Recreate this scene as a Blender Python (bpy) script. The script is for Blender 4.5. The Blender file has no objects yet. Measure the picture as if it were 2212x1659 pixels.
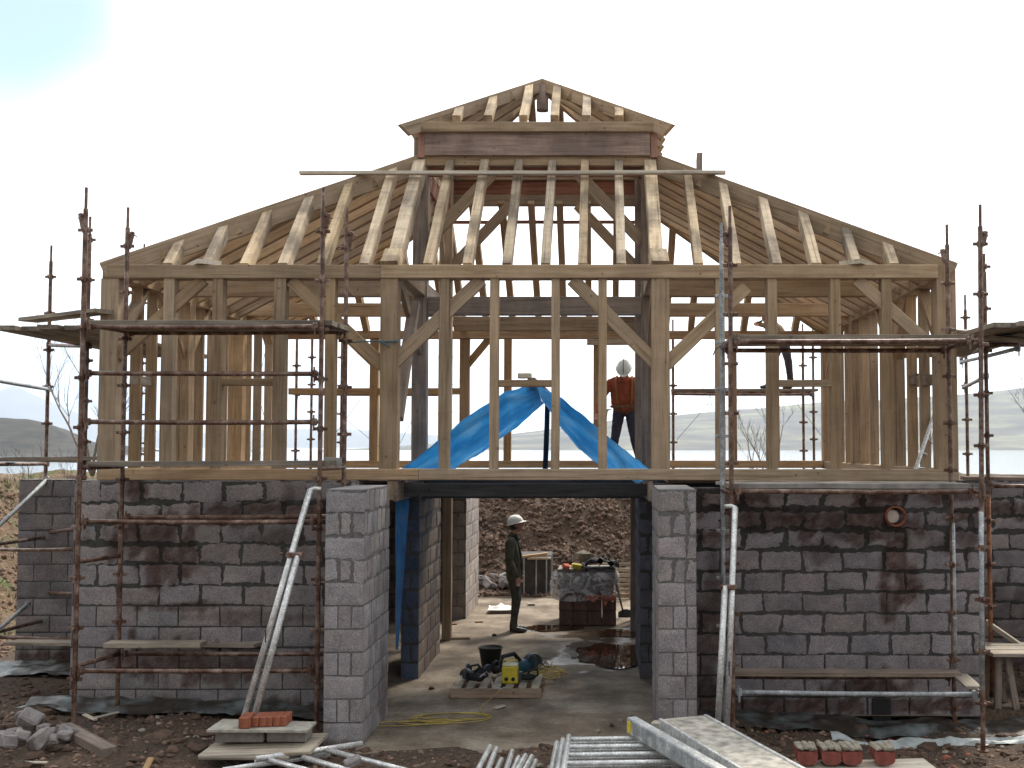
import bpy, bmesh, math, random
import numpy as np
from mathutils import Vector, Matrix, noise, Euler
R = math.radians
random.seed(7)
scene = bpy.context.scene

# ------------------------------------------------------------ camera, sky, sun, exposure
H = 2.9            # the photographer stands on a mound, eye height above the slab
F = 2304.0         # focal length and principal point in pixels of a 2212 wide frame
PX, PY = 1302.0, 852.3
TILT = R(2.8)
cam_d = bpy.data.cameras.new('camera'); cam = bpy.data.objects.new('camera', cam_d)
scene.collection.objects.link(cam); scene.camera = cam
cam.location = (0, 0, H); cam.rotation_euler = (R(90) + TILT, 0, 0)
cam_d.sensor_fit = 'HORIZONTAL'; cam_d.sensor_width = 36
cam_d.lens = F / 2212 * 36
cam_d.shift_x = -(PX - 1106) / 2212; cam_d.shift_y = (PY - 829.5) / 2212
cam_d.clip_end = 30000; cam_d.clip_start = 0.1

SUN_EL, SUN_AZ = 52, 28          # high, ahead of the camera and to the right
world = bpy.data.worlds.new('World'); scene.world = world; world.use_nodes = True
wn, wl = world.node_tree.nodes, world.node_tree.links
wn.clear()
w_out = wn.new('ShaderNodeOutputWorld'); w_bg = wn.new('ShaderNodeBackground')
w_sky = wn.new('ShaderNodeTexSky'); w_sky.sky_type = 'NISHITA'; w_sky.sun_disc = False
w_sky.sun_elevation = R(SUN_EL); w_sky.sun_rotation = R(SUN_AZ); w_sky.dust_density = 2.0
w_bg.inputs['Strength'].default_value = 0.1
tc = wn.new('ShaderNodeTexCoord')
nz = wn.new('ShaderNodeTexNoise'); nz.inputs['Scale'].default_value = 2.3; nz.inputs['Detail'].default_value = 6
wl.new(tc.outputs['Generated'], nz.inputs['Vector'])
# a thin gap in the cloud high on the left, and cloud everywhere else
gap = wn.new('ShaderNodeVectorMath'); gap.operation = 'DISTANCE'
wl.new(tc.outputs['Generated'], gap.inputs[0]); gap.inputs[1].default_value = Vector((-0.455, 0.820, 0.345)).normalized()
addn = wn.new('ShaderNodeMath'); addn.operation = 'MULTIPLY_ADD'
wl.new(nz.outputs['Fac'], addn.inputs[0]); addn.inputs[1].default_value = 0.45
wl.new(gap.outputs['Value'], addn.inputs[2])
gr = wn.new('ShaderNodeMapRange'); gr.inputs['From Min'].default_value = 0.24; gr.inputs['From Max'].default_value = 0.44
gr.inputs['To Min'].default_value = 0.14; gr.inputs['To Max'].default_value = 0.94; gr.interpolation_type = 'SMOOTHSTEP'
wl.new(addn.outputs[0], gr.inputs['Value'])
nz2 = wn.new('ShaderNodeTexNoise'); nz2.inputs['Scale'].default_value = 1.6; nz2.inputs['Detail'].default_value = 5
wl.new(tc.outputs['Generated'], nz2.inputs['Vector'])
cr = wn.new('ShaderNodeValToRGB')
cr.color_ramp.elements[0].position = 0.3; cr.color_ramp.elements[0].color = (11.2, 11.9, 12.4, 1)
cr.color_ramp.elements[1].position = 0.65; cr.color_ramp.elements[1].color = (14.5, 14.6, 14.7, 1)
wl.new(nz2.outputs['Fac'], cr.inputs['Fac'])
# cloud is brightest towards the hidden sun (ahead), dimmer behind the photographer
sep = wn.new('ShaderNodeSeparateXYZ'); wl.new(tc.outputs['Generated'], sep.inputs[0])
dirm = wn.new('ShaderNodeMapRange'); dirm.inputs['From Min'].default_value = -0.9; dirm.inputs['From Max'].default_value = 0.6
dirm.inputs['To Min'].default_value = 0.40; dirm.inputs['To Max'].default_value = 1.15
wl.new(sep.outputs['Y'], dirm.inputs['Value'])
elv = wn.new('ShaderNodeMapRange'); elv.inputs['From Min'].default_value = 0.0; elv.inputs['From Max'].default_value = 0.16
elv.inputs['To Min'].default_value = 0.9; elv.inputs['To Max'].default_value = 1.0; elv.interpolation_type = 'SMOOTHSTEP'
wl.new(sep.outputs['Z'], elv.inputs['Value'])
# a bluish bank of low cloud, strongest on the left
lft = wn.new('ShaderNodeMapRange'); lft.inputs['From Min'].default_value = -0.45; lft.inputs['From Max'].default_value = 0.05; lft.inputs['To Min'].default_value = 1.0; lft.inputs['To Max'].default_value = 0.0
wl.new(sep.outputs['X'], lft.inputs['Value'])
lowb = wn.new('ShaderNodeMapRange'); lowb.inputs['From Min'].default_value = 0.02; lowb.inputs['From Max'].default_value = 0.16; lowb.inputs['To Min'].default_value = 1.0; lowb.inputs['To Max'].default_value = 0.0; lowb.interpolation_type = 'SMOOTHSTEP'
wl.new(sep.outputs['Z'], lowb.inputs['Value'])
lb_ = wn.new('ShaderNodeMath'); lb_.operation = 'MULTIPLY'; wl.new(lft.outputs[0], lb_.inputs[0]); wl.new(lowb.outputs[0], lb_.inputs[1])
blu = wn.new('ShaderNodeMix'); blu.data_type = 'RGBA'; wl.new(lb_.outputs[0], blu.inputs['Factor']); wl.new(cr.outputs['Color'], blu.inputs['A']); blu.inputs['B'].default_value = (3.3, 4.3, 5.5, 1)
mm = wn.new('ShaderNodeMath'); mm.operation = 'MULTIPLY'
wl.new(dirm.outputs[0], mm.inputs[0]); wl.new(elv.outputs[0], mm.inputs[1])
sc_ = wn.new('ShaderNodeVectorMath'); sc_.operation = 'SCALE'
wl.new(blu.outputs['Result'], sc_.inputs[0]); wl.new(mm.outputs[0], sc_.inputs['Scale'])
sk2 = wn.new('ShaderNodeVectorMath'); sk2.operation = 'MULTIPLY'; sk2.inputs[1].default_value = (0.86, 1.16, 0.98)
wl.new(w_sky.outputs['Color'], sk2.inputs[0])
mx = wn.new('ShaderNodeMix'); mx.data_type = 'RGBA'
wl.new(gr.outputs[0], mx.inputs['Factor']); wl.new(sk2.outputs[0], mx.inputs['A']); wl.new(sc_.outputs[0], mx.inputs['B'])
wl.new(mx.outputs['Result'], w_bg.inputs['Color']); wl.new(w_bg.outputs[0], w_out.inputs['Surface'])

sun_d = bpy.data.lights.new('sun', 'SUN'); sun_d.energy = 3.2; sun_d.angle = R(10); sun_d.color = (1, 0.93, 0.82)
sun = bpy.data.objects.new('sun', sun_d); scene.collection.objects.link(sun)
sd = Vector((math.sin(R(SUN_AZ)) * math.cos(R(SUN_EL)), math.cos(R(SUN_AZ)) * math.cos(R(SUN_EL)), math.sin(R(SUN_EL))))
sun.rotation_euler = sd.to_track_quat('Z', 'Y').to_euler(); sun.location = (10, 20, 30)
scene.view_settings.view_transform = 'Standard'; scene.view_settings.look = 'None'
scene.view_settings.exposure = 0.58; scene.view_settings.gamma = 1.0
scene.render.engine = 'CYCLES'
scene.cycles.volume_bounces = 1
scene.cycles.max_bounces = 8; scene.cycles.diffuse_bounces = 4

# ------------------------------------------------------------ helpers
def V(x, y, Y):
    """point of the world on the vertical plane at depth Y seen at pixel (x, y) of a 2212 wide frame"""
    a, b = x - PX, PY - y
    d = Vector((a, -math.sin(TILT) * b + math.cos(TILT) * F, math.cos(TILT) * b + math.sin(TILT) * F))
    return Vector((0, 0, H)) + d * (Y / d.y)
def G(x, y, z=0.0):
    a, b = x - PX, PY - y
    d = Vector((a, -math.sin(TILT) * b + math.cos(TILT) * F, math.cos(TILT) * b + math.sin(TILT) * F))
    return Vector((0, 0, H)) + d * ((z - H) / d.z)
def XX(x, Y, y=850): return V(x, y, Y).x
def ZZ(y, Y): return V(PX, y, Y).z

WM = {}
def link(o, parent=None, M=None):
    M = M or Matrix.Identity(4)
    scene.collection.objects.link(o)
    if parent is not None:
        o.parent = parent; o.matrix_parent_inverse = WM[parent.name].inverted()
    o.matrix_basis = M
    WM[o.name] = M.copy()
    return o
def tag(o, label=None, cat=None, group=None, kind=None):
    if label: o['label'] = label
    if cat: o['category'] = cat
    if group: o['group'] = group
    if kind: o['kind'] = kind
    return o
def thing(name, label, cat, loc=(0, 0, 0), group=None):
    o = bpy.data.objects.new(name, None); o.empty_display_size = 0.2
    link(o, None, Matrix.Translation(Vector(loc)))
    return tag(o, label, cat, group)
def children(o): return [c for c in bpy.data.objects if c.parent == o]
def copy_tree(o, delta=None, parent=None, kids=None):
    if kids is None:
        kids = {}
        for c in bpy.data.objects:
            if c.parent: kids.setdefault(c.parent.name, []).append(c)
    c = o.copy(); scene.collection.objects.link(c)
    if parent is not None: c.parent = parent
    M = WM[o.name].copy()
    if delta is not None:
        c.matrix_basis = delta @ o.matrix_basis
        M = delta @ M
    WM[c.name] = M
    for ch in kids.get(o.name, []): copy_tree(ch, None, c, kids)
    return c

class MB:
    def __init__(s): s.v = []; s.f = []; s.c = []
    def add(s, vs, fs, col=None):
        n = len(s.v); s.v += [tuple(v) for v in vs]; s.f += [tuple(i + n for i in f) for f in fs]
        s.c += [col or (1, 1, 1)] * len(vs) if not isinstance(col, list) else col
    def box(s, c, size, rot=None, col=None):
        c = Vector(c); h = Vector(size) / 2
        vs = [Vector((sx * h.x, sy * h.y, sz * h.z)) for sx in (-1, 1) for sy in (-1, 1) for sz in (-1, 1)]
        if rot is not None: vs = [rot @ v for v in vs]
        s.add([v + c for v in vs], [(0, 1, 3, 2), (4, 6, 7, 5), (0, 4, 5, 1), (2, 3, 7, 6), (0, 2, 6, 4), (1, 5, 7, 3)], col)
    def bbox(s, a, b, col=None):
        a = Vector(a); b = Vector(b); s.box((a + b) / 2, [abs(x) for x in (b - a)], None, col)
    def cbox(s, c, size, ch=0.006, rot=None, col=None, jit=0.0):
        """box with chamfered edges"""
        hx, hy, hz = [q / 2 for q in size]; c = Vector(c); vs = []
        idx = {}
        for sx in (-1, 1):
            for sy in (-1, 1):
                for sz in (-1, 1):
                    j = Vector([random.uniform(-jit, jit) for _ in range(3)])
                    for k in range(3):
                        p = [sx * (hx - ch), sy * (hy - ch), sz * (hz - ch)]
                        p[k] = (sx * hx, sy * hy, sz * hz)[k]
                        idx[(sx, sy, sz, k)] = len(vs); vs.append(Vector(p) + j)
        fs = []
        for k in range(3):
            a, b = [q for q in range(3) if q != k]
            for sk in (-1, 1):
                q = []
                for (sa, sb) in ((-1, -1), (1, -1), (1, 1), (-1, 1)):
                    t = [0, 0, 0]; t[k] = sk; t[a] = sa; t[b] = sb; q.append(idx[(t[0], t[1], t[2], k)])
                fs.append(q)
            for sa in (-1, 1):
                for sb in (-1, 1):
                    q = []
                    for sk, kk in ((-1, a), (1, a), (1, b), (-1, b)):
                        t = [0, 0, 0]; t[k] = sk; t[a] = sa; t[b] = sb; q.append(idx[(t[0], t[1], t[2], kk)])
                    fs.append(q)
        for sx in (-1, 1):
            for sy in (-1, 1):
                for sz in (-1, 1): fs.append([idx[(sx, sy, sz, k)] for k in range(3)])
        if rot is not None: vs = [rot @ v for v in vs]
        s.add([v + c for v in vs], fs, col)
    def path(s, pts, r, n=8, closed=False, r2=None):
        pts = [Vector(p) for p in pts]; m = len(pts); rs = r if isinstance(r, (list, tuple)) else [r] * m
        base = []; prev = None; vs = []
        for i, p in enumerate(pts):
            t = (pts[min(i + 1, m - 1)] - pts[max(i - 1, 0)])
            t = t.normalized() if t.length > 1e-9 else Vector((0, 0, 1))
            if prev is None:
                a = Vector((0, 0, 1)) if abs(t.z) < 0.9 else Vector((1, 0, 0))
            else: a = prev
            u = (a - t * a.dot(t)).normalized(); w = t.cross(u); prev = u
            for k in range(n):
                ph = 2 * math.pi * k / n
                vs.append(p + (u * math.cos(ph) + w * math.sin(ph)) * rs[i])
        fs = [(i * n + k, i * n + (k + 1) % n, (i + 1) * n + (k + 1) % n, (i + 1) * n + k) for i in range(m - 1) for k in range(n)]
        fs += [tuple(range(n - 1, -1, -1)), tuple((m - 1) * n + k for k in range(n))]
        s.add(vs, fs)
    def tube(s, a, b, r, n=10, seg=1):
        a = Vector(a); b = Vector(b)
        s.path([a.lerp(b, i / seg) for i in range(seg + 1)], r, n)
    def hollow(s, a, b, r, t, n=12):
        """open pipe with wall thickness"""
        a = Vector(a); b = Vector(b); d = (b - a).normalized()
        u = d.orthogonal().normalized(); w = d.cross(u); vs = []
        for p, rr in ((a, r), (b, r), (b, r - t), (a, r - t)):
            for k in range(n):
                ph = 2 * math.pi * k / n; vs.append(p + (u * math.cos(ph) + w * math.sin(ph)) * rr)
        fs = [(i * n + k, i * n + (k + 1) % n, ((i + 1) % 4) * n + (k + 1) % n, ((i + 1) % 4) * n + k) for i in range(4) for k in range(n)]
        s.add(vs, fs)
    def lathe(s, prof, c, n=20, axis=None, cap=False):
        c = Vector(c); vs = []; m = len(prof)
        for (r, z) in prof:
            for k in range(n):
                ph = 2 * math.pi * k / n; vs.append(Vector((r * math.cos(ph), r * math.sin(ph), z)))
        if axis is not None: vs = [axis @ v for v in vs]
        fs = [(i * n + k, i * n + (k + 1) % n, (i + 1) * n + (k + 1) % n, (i + 1) * n + k) for i in range(m - 1) for k in range(n)]
        if cap: fs += [tuple(range(n - 1, -1, -1)), tuple((m - 1) * n + k for k in range(n))]
        s.add([v + c for v in vs], fs)
    def grid(s, P, nu, nv, col=None):
        vs = [P(i / nu, j / nv) for j in range(nv + 1) for i in range(nu + 1)]
        fs = [(j * (nu + 1) + i, j * (nu + 1) + i + 1, (j + 1) * (nu + 1) + i + 1, (j + 1) * (nu + 1) + i) for j in range(nv) for i in range(nu)]
        cc = [col(v) for v in vs] if callable(col) else col
        s.add(vs, fs, cc)
    def rock(s, c, r, squash=0.7, col=None):
        t = (1 + 5 ** .5) / 2
        vs = [(-1, t, 0), (1, t, 0), (-1, -t, 0), (1, -t, 0), (0, -1, t), (0, 1, t), (0, -1, -t), (0, 1, -t), (t, 0, -1), (t, 0, 1), (-t, 0, -1), (-t, 0, 1)]
        fs = [(0, 11, 5), (0, 5, 1), (0, 1, 7), (0, 7, 10), (0, 10, 11), (1, 5, 9), (5, 11, 4), (11, 10, 2), (10, 7, 6), (7, 1, 8), (3, 9, 4), (3, 4, 2), (3, 2, 6), (3, 6, 8), (3, 8, 9), (4, 9, 5), (2, 4, 11), (6, 2, 10), (8, 6, 7), (9, 8, 1)]
        e = Euler((random.uniform(0, 6), random.uniform(0, 6), random.uniform(0, 6))).to_matrix()
        sx, sy = random.uniform(.6, 1.25), random.uniform(.6, 1.25)
        o = []
        for v in vs:
            q = e @ Vector(v) * (r / 1.9 * random.uniform(.75, 1.15)); q.x *= sx; q.y *= sy; q.z *= squash; o.append(q + Vector(c))
        s.add(o, fs, col)
    def build(s, name, m, parent=None, smooth=False, color=False, kind=None):
        me = bpy.data.meshes.new(name); 
        off = Vector((0, 0, 0))
        o = bpy.data.objects.new(name, me)
        if parent is None or True:
            a = np.array(s.v); lo, hi = a.min(0), a.max(0)
            off = Vector(((lo[0] + hi[0]) / 2, (lo[1] + hi[1]) / 2, lo[2]))
        me.from_pydata([tuple(Vector(v) - off) for v in s.v], [], s.f); me.update()
        bm = bmesh.new(); bm.from_mesh(me); bmesh.ops.recalc_face_normals(bm, faces=bm.faces); bm.to_mesh(me); bm.free()
        if smooth: me.polygons.foreach_set('use_smooth', [True] * len(me.polygons))
        if color:
            at = me.color_attributes.new('Col', 'FLOAT_COLOR', 'POINT')
            fl = []
            for c in s.c: fl += [c[0], c[1], c[2], 1.0]
            at.data.foreach_set('color', fl)
        if isinstance(m, (list, tuple)):
            for q in m: me.materials.append(q)
        else: me.materials.append(m)
        link(o, parent, Matrix.Translation(off))
        if kind: o['kind'] = kind
        return o

# ------------------------------------------------------------ materials
def newmat(name):
    m = bpy.data.materials.new(name); m.use_nodes = True
    n = m.node_tree.nodes; l = m.node_tree.links
    return m, n, l, n['Principled BSDF']
def noise_node(n, l, vec, scale, detail=4, rough=0.55, dist=0.0):
    t = n.new('ShaderNodeTexNoise'); t.inputs['Scale'].default_value = scale; t.inputs['Detail'].default_value = detail
    t.inputs['Roughness'].default_value = rough; t.inputs['Distortion'].default_value = dist
    if vec is not None: l.new(vec, t.inputs['Vector'])
    return t
def ramp(n, l, fac, stops):
    r = n.new('ShaderNodeValToRGB'); e = r.color_ramp.elements
    e[0].position, e[0].color = stops[0][0], (*stops[0][1], 1); e[1].position, e[1].color = stops[-1][0], (*stops[-1][1], 1)
    for p, c in stops[1:-1]:
        q = e.new(p); q.color = (*c, 1)
    l.new(fac, r.inputs['Fac']); return r
def mixc(n, l, mode, fac, a, b):
    m = n.new('ShaderNodeMix'); m.data_type = 'RGBA'; m.blend_type = mode
    for s_, v in (('Factor', fac), ('A', a), ('B', b)):
        if isinstance(v, (int, float)): m.inputs[s_].default_value = v
        elif isinstance(v, tuple): m.inputs[s_].default_value = (*v, 1)
        else: l.new(v, m.inputs[s_])
    return m.outputs['Result']
def bump(n, l, h, strength, dist, bs, prev=None):
    b = n.new('ShaderNodeBump'); b.inputs['Strength'].default_value = strength; b.inputs['Distance'].default_value = dist
    l.new(h, b.inputs['Height']); l.new(b.outputs[0], bs.inputs['Normal'])
    if prev: l.new(prev.outputs[0], b.inputs['Normal'])
    return b
def simple(name, c, rough=0.6, metal=0.0, var=0.25, scale=8.0, bmp=0.0, coord='Object', spec=0.5):
    m, n, l, b = newmat(name)
    t = n.new('ShaderNodeTexCoord'); nn = noise_node(n, l, t.outputs[coord], scale, 5)
    lo = tuple(x * (1 - var) for x in c); hi = tuple(min(1, x * (1 + var)) for x in c)
    r = ramp(n, l, nn.outputs['Fac'], [(0.3, lo), (0.7, hi)])
    l.new(r.outputs[0], b.inputs['Base Color']); b.inputs['Roughness'].default_value = rough; b.inputs['Metallic'].default_value = metal
    b.inputs['Specular IOR Level'].default_value = spec
    if bmp: bump(n, l, nn.outputs['Fac'], bmp, 0.02, b)
    return m
def wood(name, cols, grey=0.5, blot=(0.60, 0.61, 0.63), saw=0.12, rough=0.85, darkspots=0.5):
    """sawn timber, grain along the member's own x axis, tone varied from piece to piece"""
    m, n, l, b = newmat(name)
    t = n.new('ShaderNodeTexCoord'); oi = n.new('ShaderNodeObjectInfo')
    add = n.new('ShaderNodeVectorMath'); add.operation = 'MULTIPLY_ADD'
    cmb = n.new('ShaderNodeCombineXYZ')
    for k in range(3): l.new(oi.outputs['Random'], cmb.inputs[k])
    add.inputs[1].default_value = (37, 53, 71); l.new(cmb.outputs[0], add.inputs[0]); l.new(t.outputs['Object'], add.inputs[2])
    mp = n.new('ShaderNodeMapping'); mp.inputs['Scale'].default_value = (0.55, 9, 9); l.new(add.outputs[0], mp.inputs['Vector'])
    g = noise_node(n, l, mp.outputs[0], 2.6, 6, 0.6, 0.6)
    r = ramp(n, l, g.outputs['Fac'], [(0.28, cols[0]), (0.5, cols[1]), (0.74, cols[2])])
    big = noise_node(n, l, add.outputs[0], 1.7, 5, 0.6)
    gr_ = ramp(n, l, big.outputs['Fac'], [(0.42, (1, 1, 1)), (0.62, blot)])
    c = mixc(n, l, 'MULTIPLY', grey, r.outputs[0], gr_.outputs[0])
    # band saw marks across the grain
    mp2 = n.new('ShaderNodeMapping'); mp2.inputs['Scale'].default_value = (15, 1.1, 1.1); mp2.inputs['Rotation'].default_value = (0, 0, 0.12)
    l.new(add.outputs[0], mp2.inputs['Vector'])
    sw = noise_node(n, l, mp2.outputs[0], 1.6, 3)
    s2 = ramp(n, l, sw.outputs['Fac'], [(0.36, (0.66, 0.63, 0.6)), (0.6, (1.08, 1.07, 1.05))])
    c = mixc(n, l, 'MULTIPLY', saw, c, s2.outputs[0])
    # knots and dark marks
    vo = n.new('ShaderNodeTexVoronoi'); vo.inputs['Scale'].default_value = 5.5; l.new(add.outputs[0], vo.inputs['Vector'])
    kn = ramp(n, l, vo.outputs['Distance'], [(0.05, (0.25, 0.2, 0.16)), (0.13, (1, 1, 1))])
    c = mixc(n, l, 'MULTIPLY', darkspots, c, kn.outputs[0])
    vo2 = n.new('ShaderNodeTexVoronoi'); vo2.inputs['Scale'].default_value = 3.1; l.new(add.outputs[0], vo2.inputs['Vector'])
    na = ramp(n, l, vo2.outputs['Distance'], [(0.022, (0.12, 0.09, 0.08)), (0.04, (1, 1, 1))])
    c = mixc(n, l, 'MULTIPLY', 0.85, c, na.outputs[0])
    # drying splits that run with the grain
    mp3 = n.new('ShaderNodeMapping'); mp3.inputs['Scale'].default_value = (0.35, 22, 22); l.new(add.outputs[0], mp3.inputs['Vector'])
    sp = noise_node(n, l, mp3.outputs[0], 1.4, 2); spr = ramp(n, l, sp.outputs['Fac'], [(0.30, (0.35, 0.3, 0.26)), (0.345, (1, 1, 1))])
    c = mixc(n, l, 'MULTIPLY', 0.6, c, spr.outputs[0])
    # tone of each member
    hs = n.new('ShaderNodeHueSaturation')
    mr = n.new('ShaderNodeMapRange'); mr.inputs['To Min'].default_value = 0.92; mr.inputs['To Max'].default_value = 1.38
    l.new(oi.outputs['Random'], mr.inputs['Value']); l.new(mr.outputs[0], hs.inputs['Value']); 
    ms = n.new('ShaderNodeMath'); ms.operation = 'MULTIPLY_ADD'; ms.inputs[1].default_value = 0.7; ms.inputs[2].default_value = 0.82
    pf = n.new('ShaderNodeMath'); pf.operation = 'PINGPONG'; pf.inputs[1].default_value = 0.37; l.new(oi.outputs['Random'], pf.inputs[0])
    l.new(pf.outputs[0], ms.inputs[0]); l.new(ms.outputs[0], hs.inputs['Saturation'])
    l.new(c, hs.inputs['Color']); l.new(hs.outputs[0], b.inputs['Base Color'])
    b.inputs['Roughness'].default_value = rough; b.inputs['Specular IOR Level'].default_value = 0.25
    bp = bump(n, l, g.outputs['Fac'], 0.35, 0.01, b); bump(n, l, sw.outputs['Fac'], 0.25, 0.006, b, bp)
    return m
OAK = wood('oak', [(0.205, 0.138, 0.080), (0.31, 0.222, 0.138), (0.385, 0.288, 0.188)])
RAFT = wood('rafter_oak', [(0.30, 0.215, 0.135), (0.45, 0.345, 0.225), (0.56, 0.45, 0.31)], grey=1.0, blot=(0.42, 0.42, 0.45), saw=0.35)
LANT = wood('lantern_wood', [(0.20, 0.145, 0.12), (0.32, 0.235, 0.195), (0.41, 0.315, 0.27)], grey=1.0)
OAKO = wood('orange_oak', [(0.23, 0.145, 0.075), (0.34, 0.23, 0.13), (0.42, 0.295, 0.175)], grey=0.4)
OAKD = wood('weathered_oak', [(0.14, 0.108, 0.085), (0.235, 0.182, 0.145), (0.31, 0.245, 0.198)], grey=0.8)
OAKR = wood('reddish_board', [(0.16, 0.065, 0.04), (0.30, 0.14, 0.09), (0.36, 0.19, 0.13)], grey=0.5)
BOARD = wood('scaffold_board', [(0.13, 0.105, 0.08), (0.24, 0.20, 0.155), (0.35, 0.295, 0.235)], grey=0.8)
PALE = wood('pale_board', [(0.3, 0.26, 0.2), (0.45, 0.4, 0.32), (0.56, 0.5, 0.42)])
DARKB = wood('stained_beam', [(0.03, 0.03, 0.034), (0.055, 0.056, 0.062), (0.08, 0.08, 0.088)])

def blockmat():
    m, n, l, b = newmat('concrete_block')
    t = n.new('ShaderNodeTexCoord'); g = n.new('ShaderNodeNewGeometry')
    fine = noise_node(n, l, g.outputs['Position'], 95, 3, 0.7)
    r = ramp(n, l, fine.outputs['Fac'], [(0.3, (0.165, 0.154, 0.150)), (0.5, (0.30, 0.281, 0.273)), (0.72, (0.46, 0.433, 0.42))])
    med = noise_node(n, l, g.outputs['Position'], 5, 6, 0.65)
    r2 = ramp(n, l, med.outputs['Fac'], [(0.35, (0.74, 0.73, 0.75)), (0.68, (1.12, 1.1, 1.08))])
    c = mixc(n, l, 'MULTIPLY', 1.0, r.outputs[0], r2.outputs[0])
    at = n.new('ShaderNodeVertexColor'); at.layer_name = 'Col'
    c = mixc(n, l, 'MULTIPLY', 1.0, c, at.outputs[0])
    l.new(c, b.inputs['Base Color']); b.inputs['Roughness'].default_value = 0.93; b.inputs['Specular IOR Level'].default_value = 0.2
    bump(n, l, fine.outputs['Fac'], 0.6, 0.012, b)
    return m
BLOCK = blockmat()
def mortarmat():
    m, n, l, b = newmat('mortar')
    g = n.new('ShaderNodeNewGeometry')
    fine = noise_node(n, l, g.outputs['Position'], 30, 5, 0.7)
    r = ramp(n, l, fine.outputs['Fac'], [(0.3, (0.10, 0.095, 0.09)), (0.7, (0.24, 0.235, 0.225))])
    at = n.new('ShaderNodeVertexColor'); at.layer_name = 'Col'
    c = mixc(n, l, 'MULTIPLY', 1.0, r.outputs[0], at.outputs[0])
    l.new(c, b.inputs['Base Color']); b.inputs['Roughness'].default_value = 0.95
    bump(n, l, fine.outputs['Fac'], 0.7, 0.02, b)
    return m
MORTAR = mortarmat()
def rustmat(name, c0, c1, c2, rough=0.75):
    m, n, l, b = newmat(name)
    t = n.new('ShaderNodeTexCoord'); oi = n.new('ShaderNodeObjectInfo'); g = n.new('ShaderNodeNewGeometry')
    a = noise_node(n, l, g.outputs['Position'], 9, 6, 0.7); f = noise_node(n, l, g.outputs['Position'], 60, 4, 0.7)
    r = ramp(n, l, a.outputs['Fac'], [(0.3, c0), (0.45, c1), (0.58, c2), (0.72, tuple(min(1, q * 1.7 + .05) for q in c2))])
    r2 = ramp(n, l, f.outputs['Fac'], [(0.3, (0.45, 0.45, 0.45)), (0.7, (1.5, 1.5, 1.5))])
    c = mixc(n, l, 'MULTIPLY', 0.8, r.outputs[0], r2.outputs[0]); l.new(c, b.inputs['Base Color'])
    b.inputs['Roughness'].default_value = rough; b.inputs['Metallic'].default_value = 0.15
    bump(n, l, f.outputs['Fac'], 0.5, 0.006, b)
    return m
RUST = rustmat('rusty_steel', (0.04, 0.018, 0.012), (0.10, 0.044, 0.026), (0.20, 0.135, 0.105), 0.42)
RUSTO = rustmat('orange_rust', (0.08, 0.03, 0.015), (0.20, 0.075, 0.03), (0.28, 0.13, 0.06))
GALV = rustmat('galvanised_steel', (0.16, 0.17, 0.18), (0.26, 0.28, 0.29), (0.38, 0.39, 0.40), 0.5)
ALU = rustmat('dull_aluminium', (0.42, 0.42, 0.41), (0.58, 0.58, 0.57), (0.72, 0.72, 0.71), 0.33)
ALU.node_tree.nodes['Principled BSDF'].inputs['Metallic'].default_value = 0.4
CLAY = simple('fired_clay', (0.27, 0.085, 0.045), 0.85, var=0.4, scale=14, bmp=0.3)
MORTL = simple('pale_mortar_lump', (0.26, 0.225, 0.175), 0.95, var=0.35, scale=20, bmp=0.4)
BLACKP = simple('black_plastic', (0.012, 0.012, 0.014), 0.7, var=0.3)
YELLOW = simple('yellow_plastic', (0.62, 0.50, 0.04), 0.45, var=0.2)
CABLE = simple('yellow_cable', (0.42, 0.31, 0.06), 0.6, var=0.3)
WHITEP = simple('white_plastic', (0.72, 0.72, 0.68), 0.4, var=0.1)
ROPEM = simple('blue_rope', (0.05, 0.12, 0.16), 0.9)
WIRE = simple('steel_wire', (0.10, 0.10, 0.10), 0.5)

def tarpmat():
    m, n, l, b = newmat('blue_tarpaulin')
    t = n.new('ShaderNodeTexCoord')
    nn = noise_node(n, l, t.outputs['Object'], 2.2, 5, 0.6); w = n.new('ShaderNodeTexWave')
    r = ramp(n, l, nn.outputs['Fac'], [(0.3, (0.012, 0.20, 0.60)), (0.5, (0.04, 0.33, 0.80)), (0.7, (0.18, 0.50, 0.88))])
    l.new(r.outputs[0], b.inputs['Base Color']); b.inputs['Roughness'].default_value = 0.42
    tr = n.new('ShaderNodeBsdfTranslucent'); l.new(r.outputs[0], tr.inputs['Color'])
    ms = n.new('ShaderNodeMixShader'); ms.inputs[0].default_value = 0.45
    l.new(b.outputs[0], ms.inputs[1]); l.new(tr.outputs[0], ms.inputs[2]); l.new(ms.outputs[0], n['Material Output'].inputs['Surface'])
    bump(n, l, nn.outputs['Fac'], 0.4, 0.05, b)
    return m
TARP = tarpmat()

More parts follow.
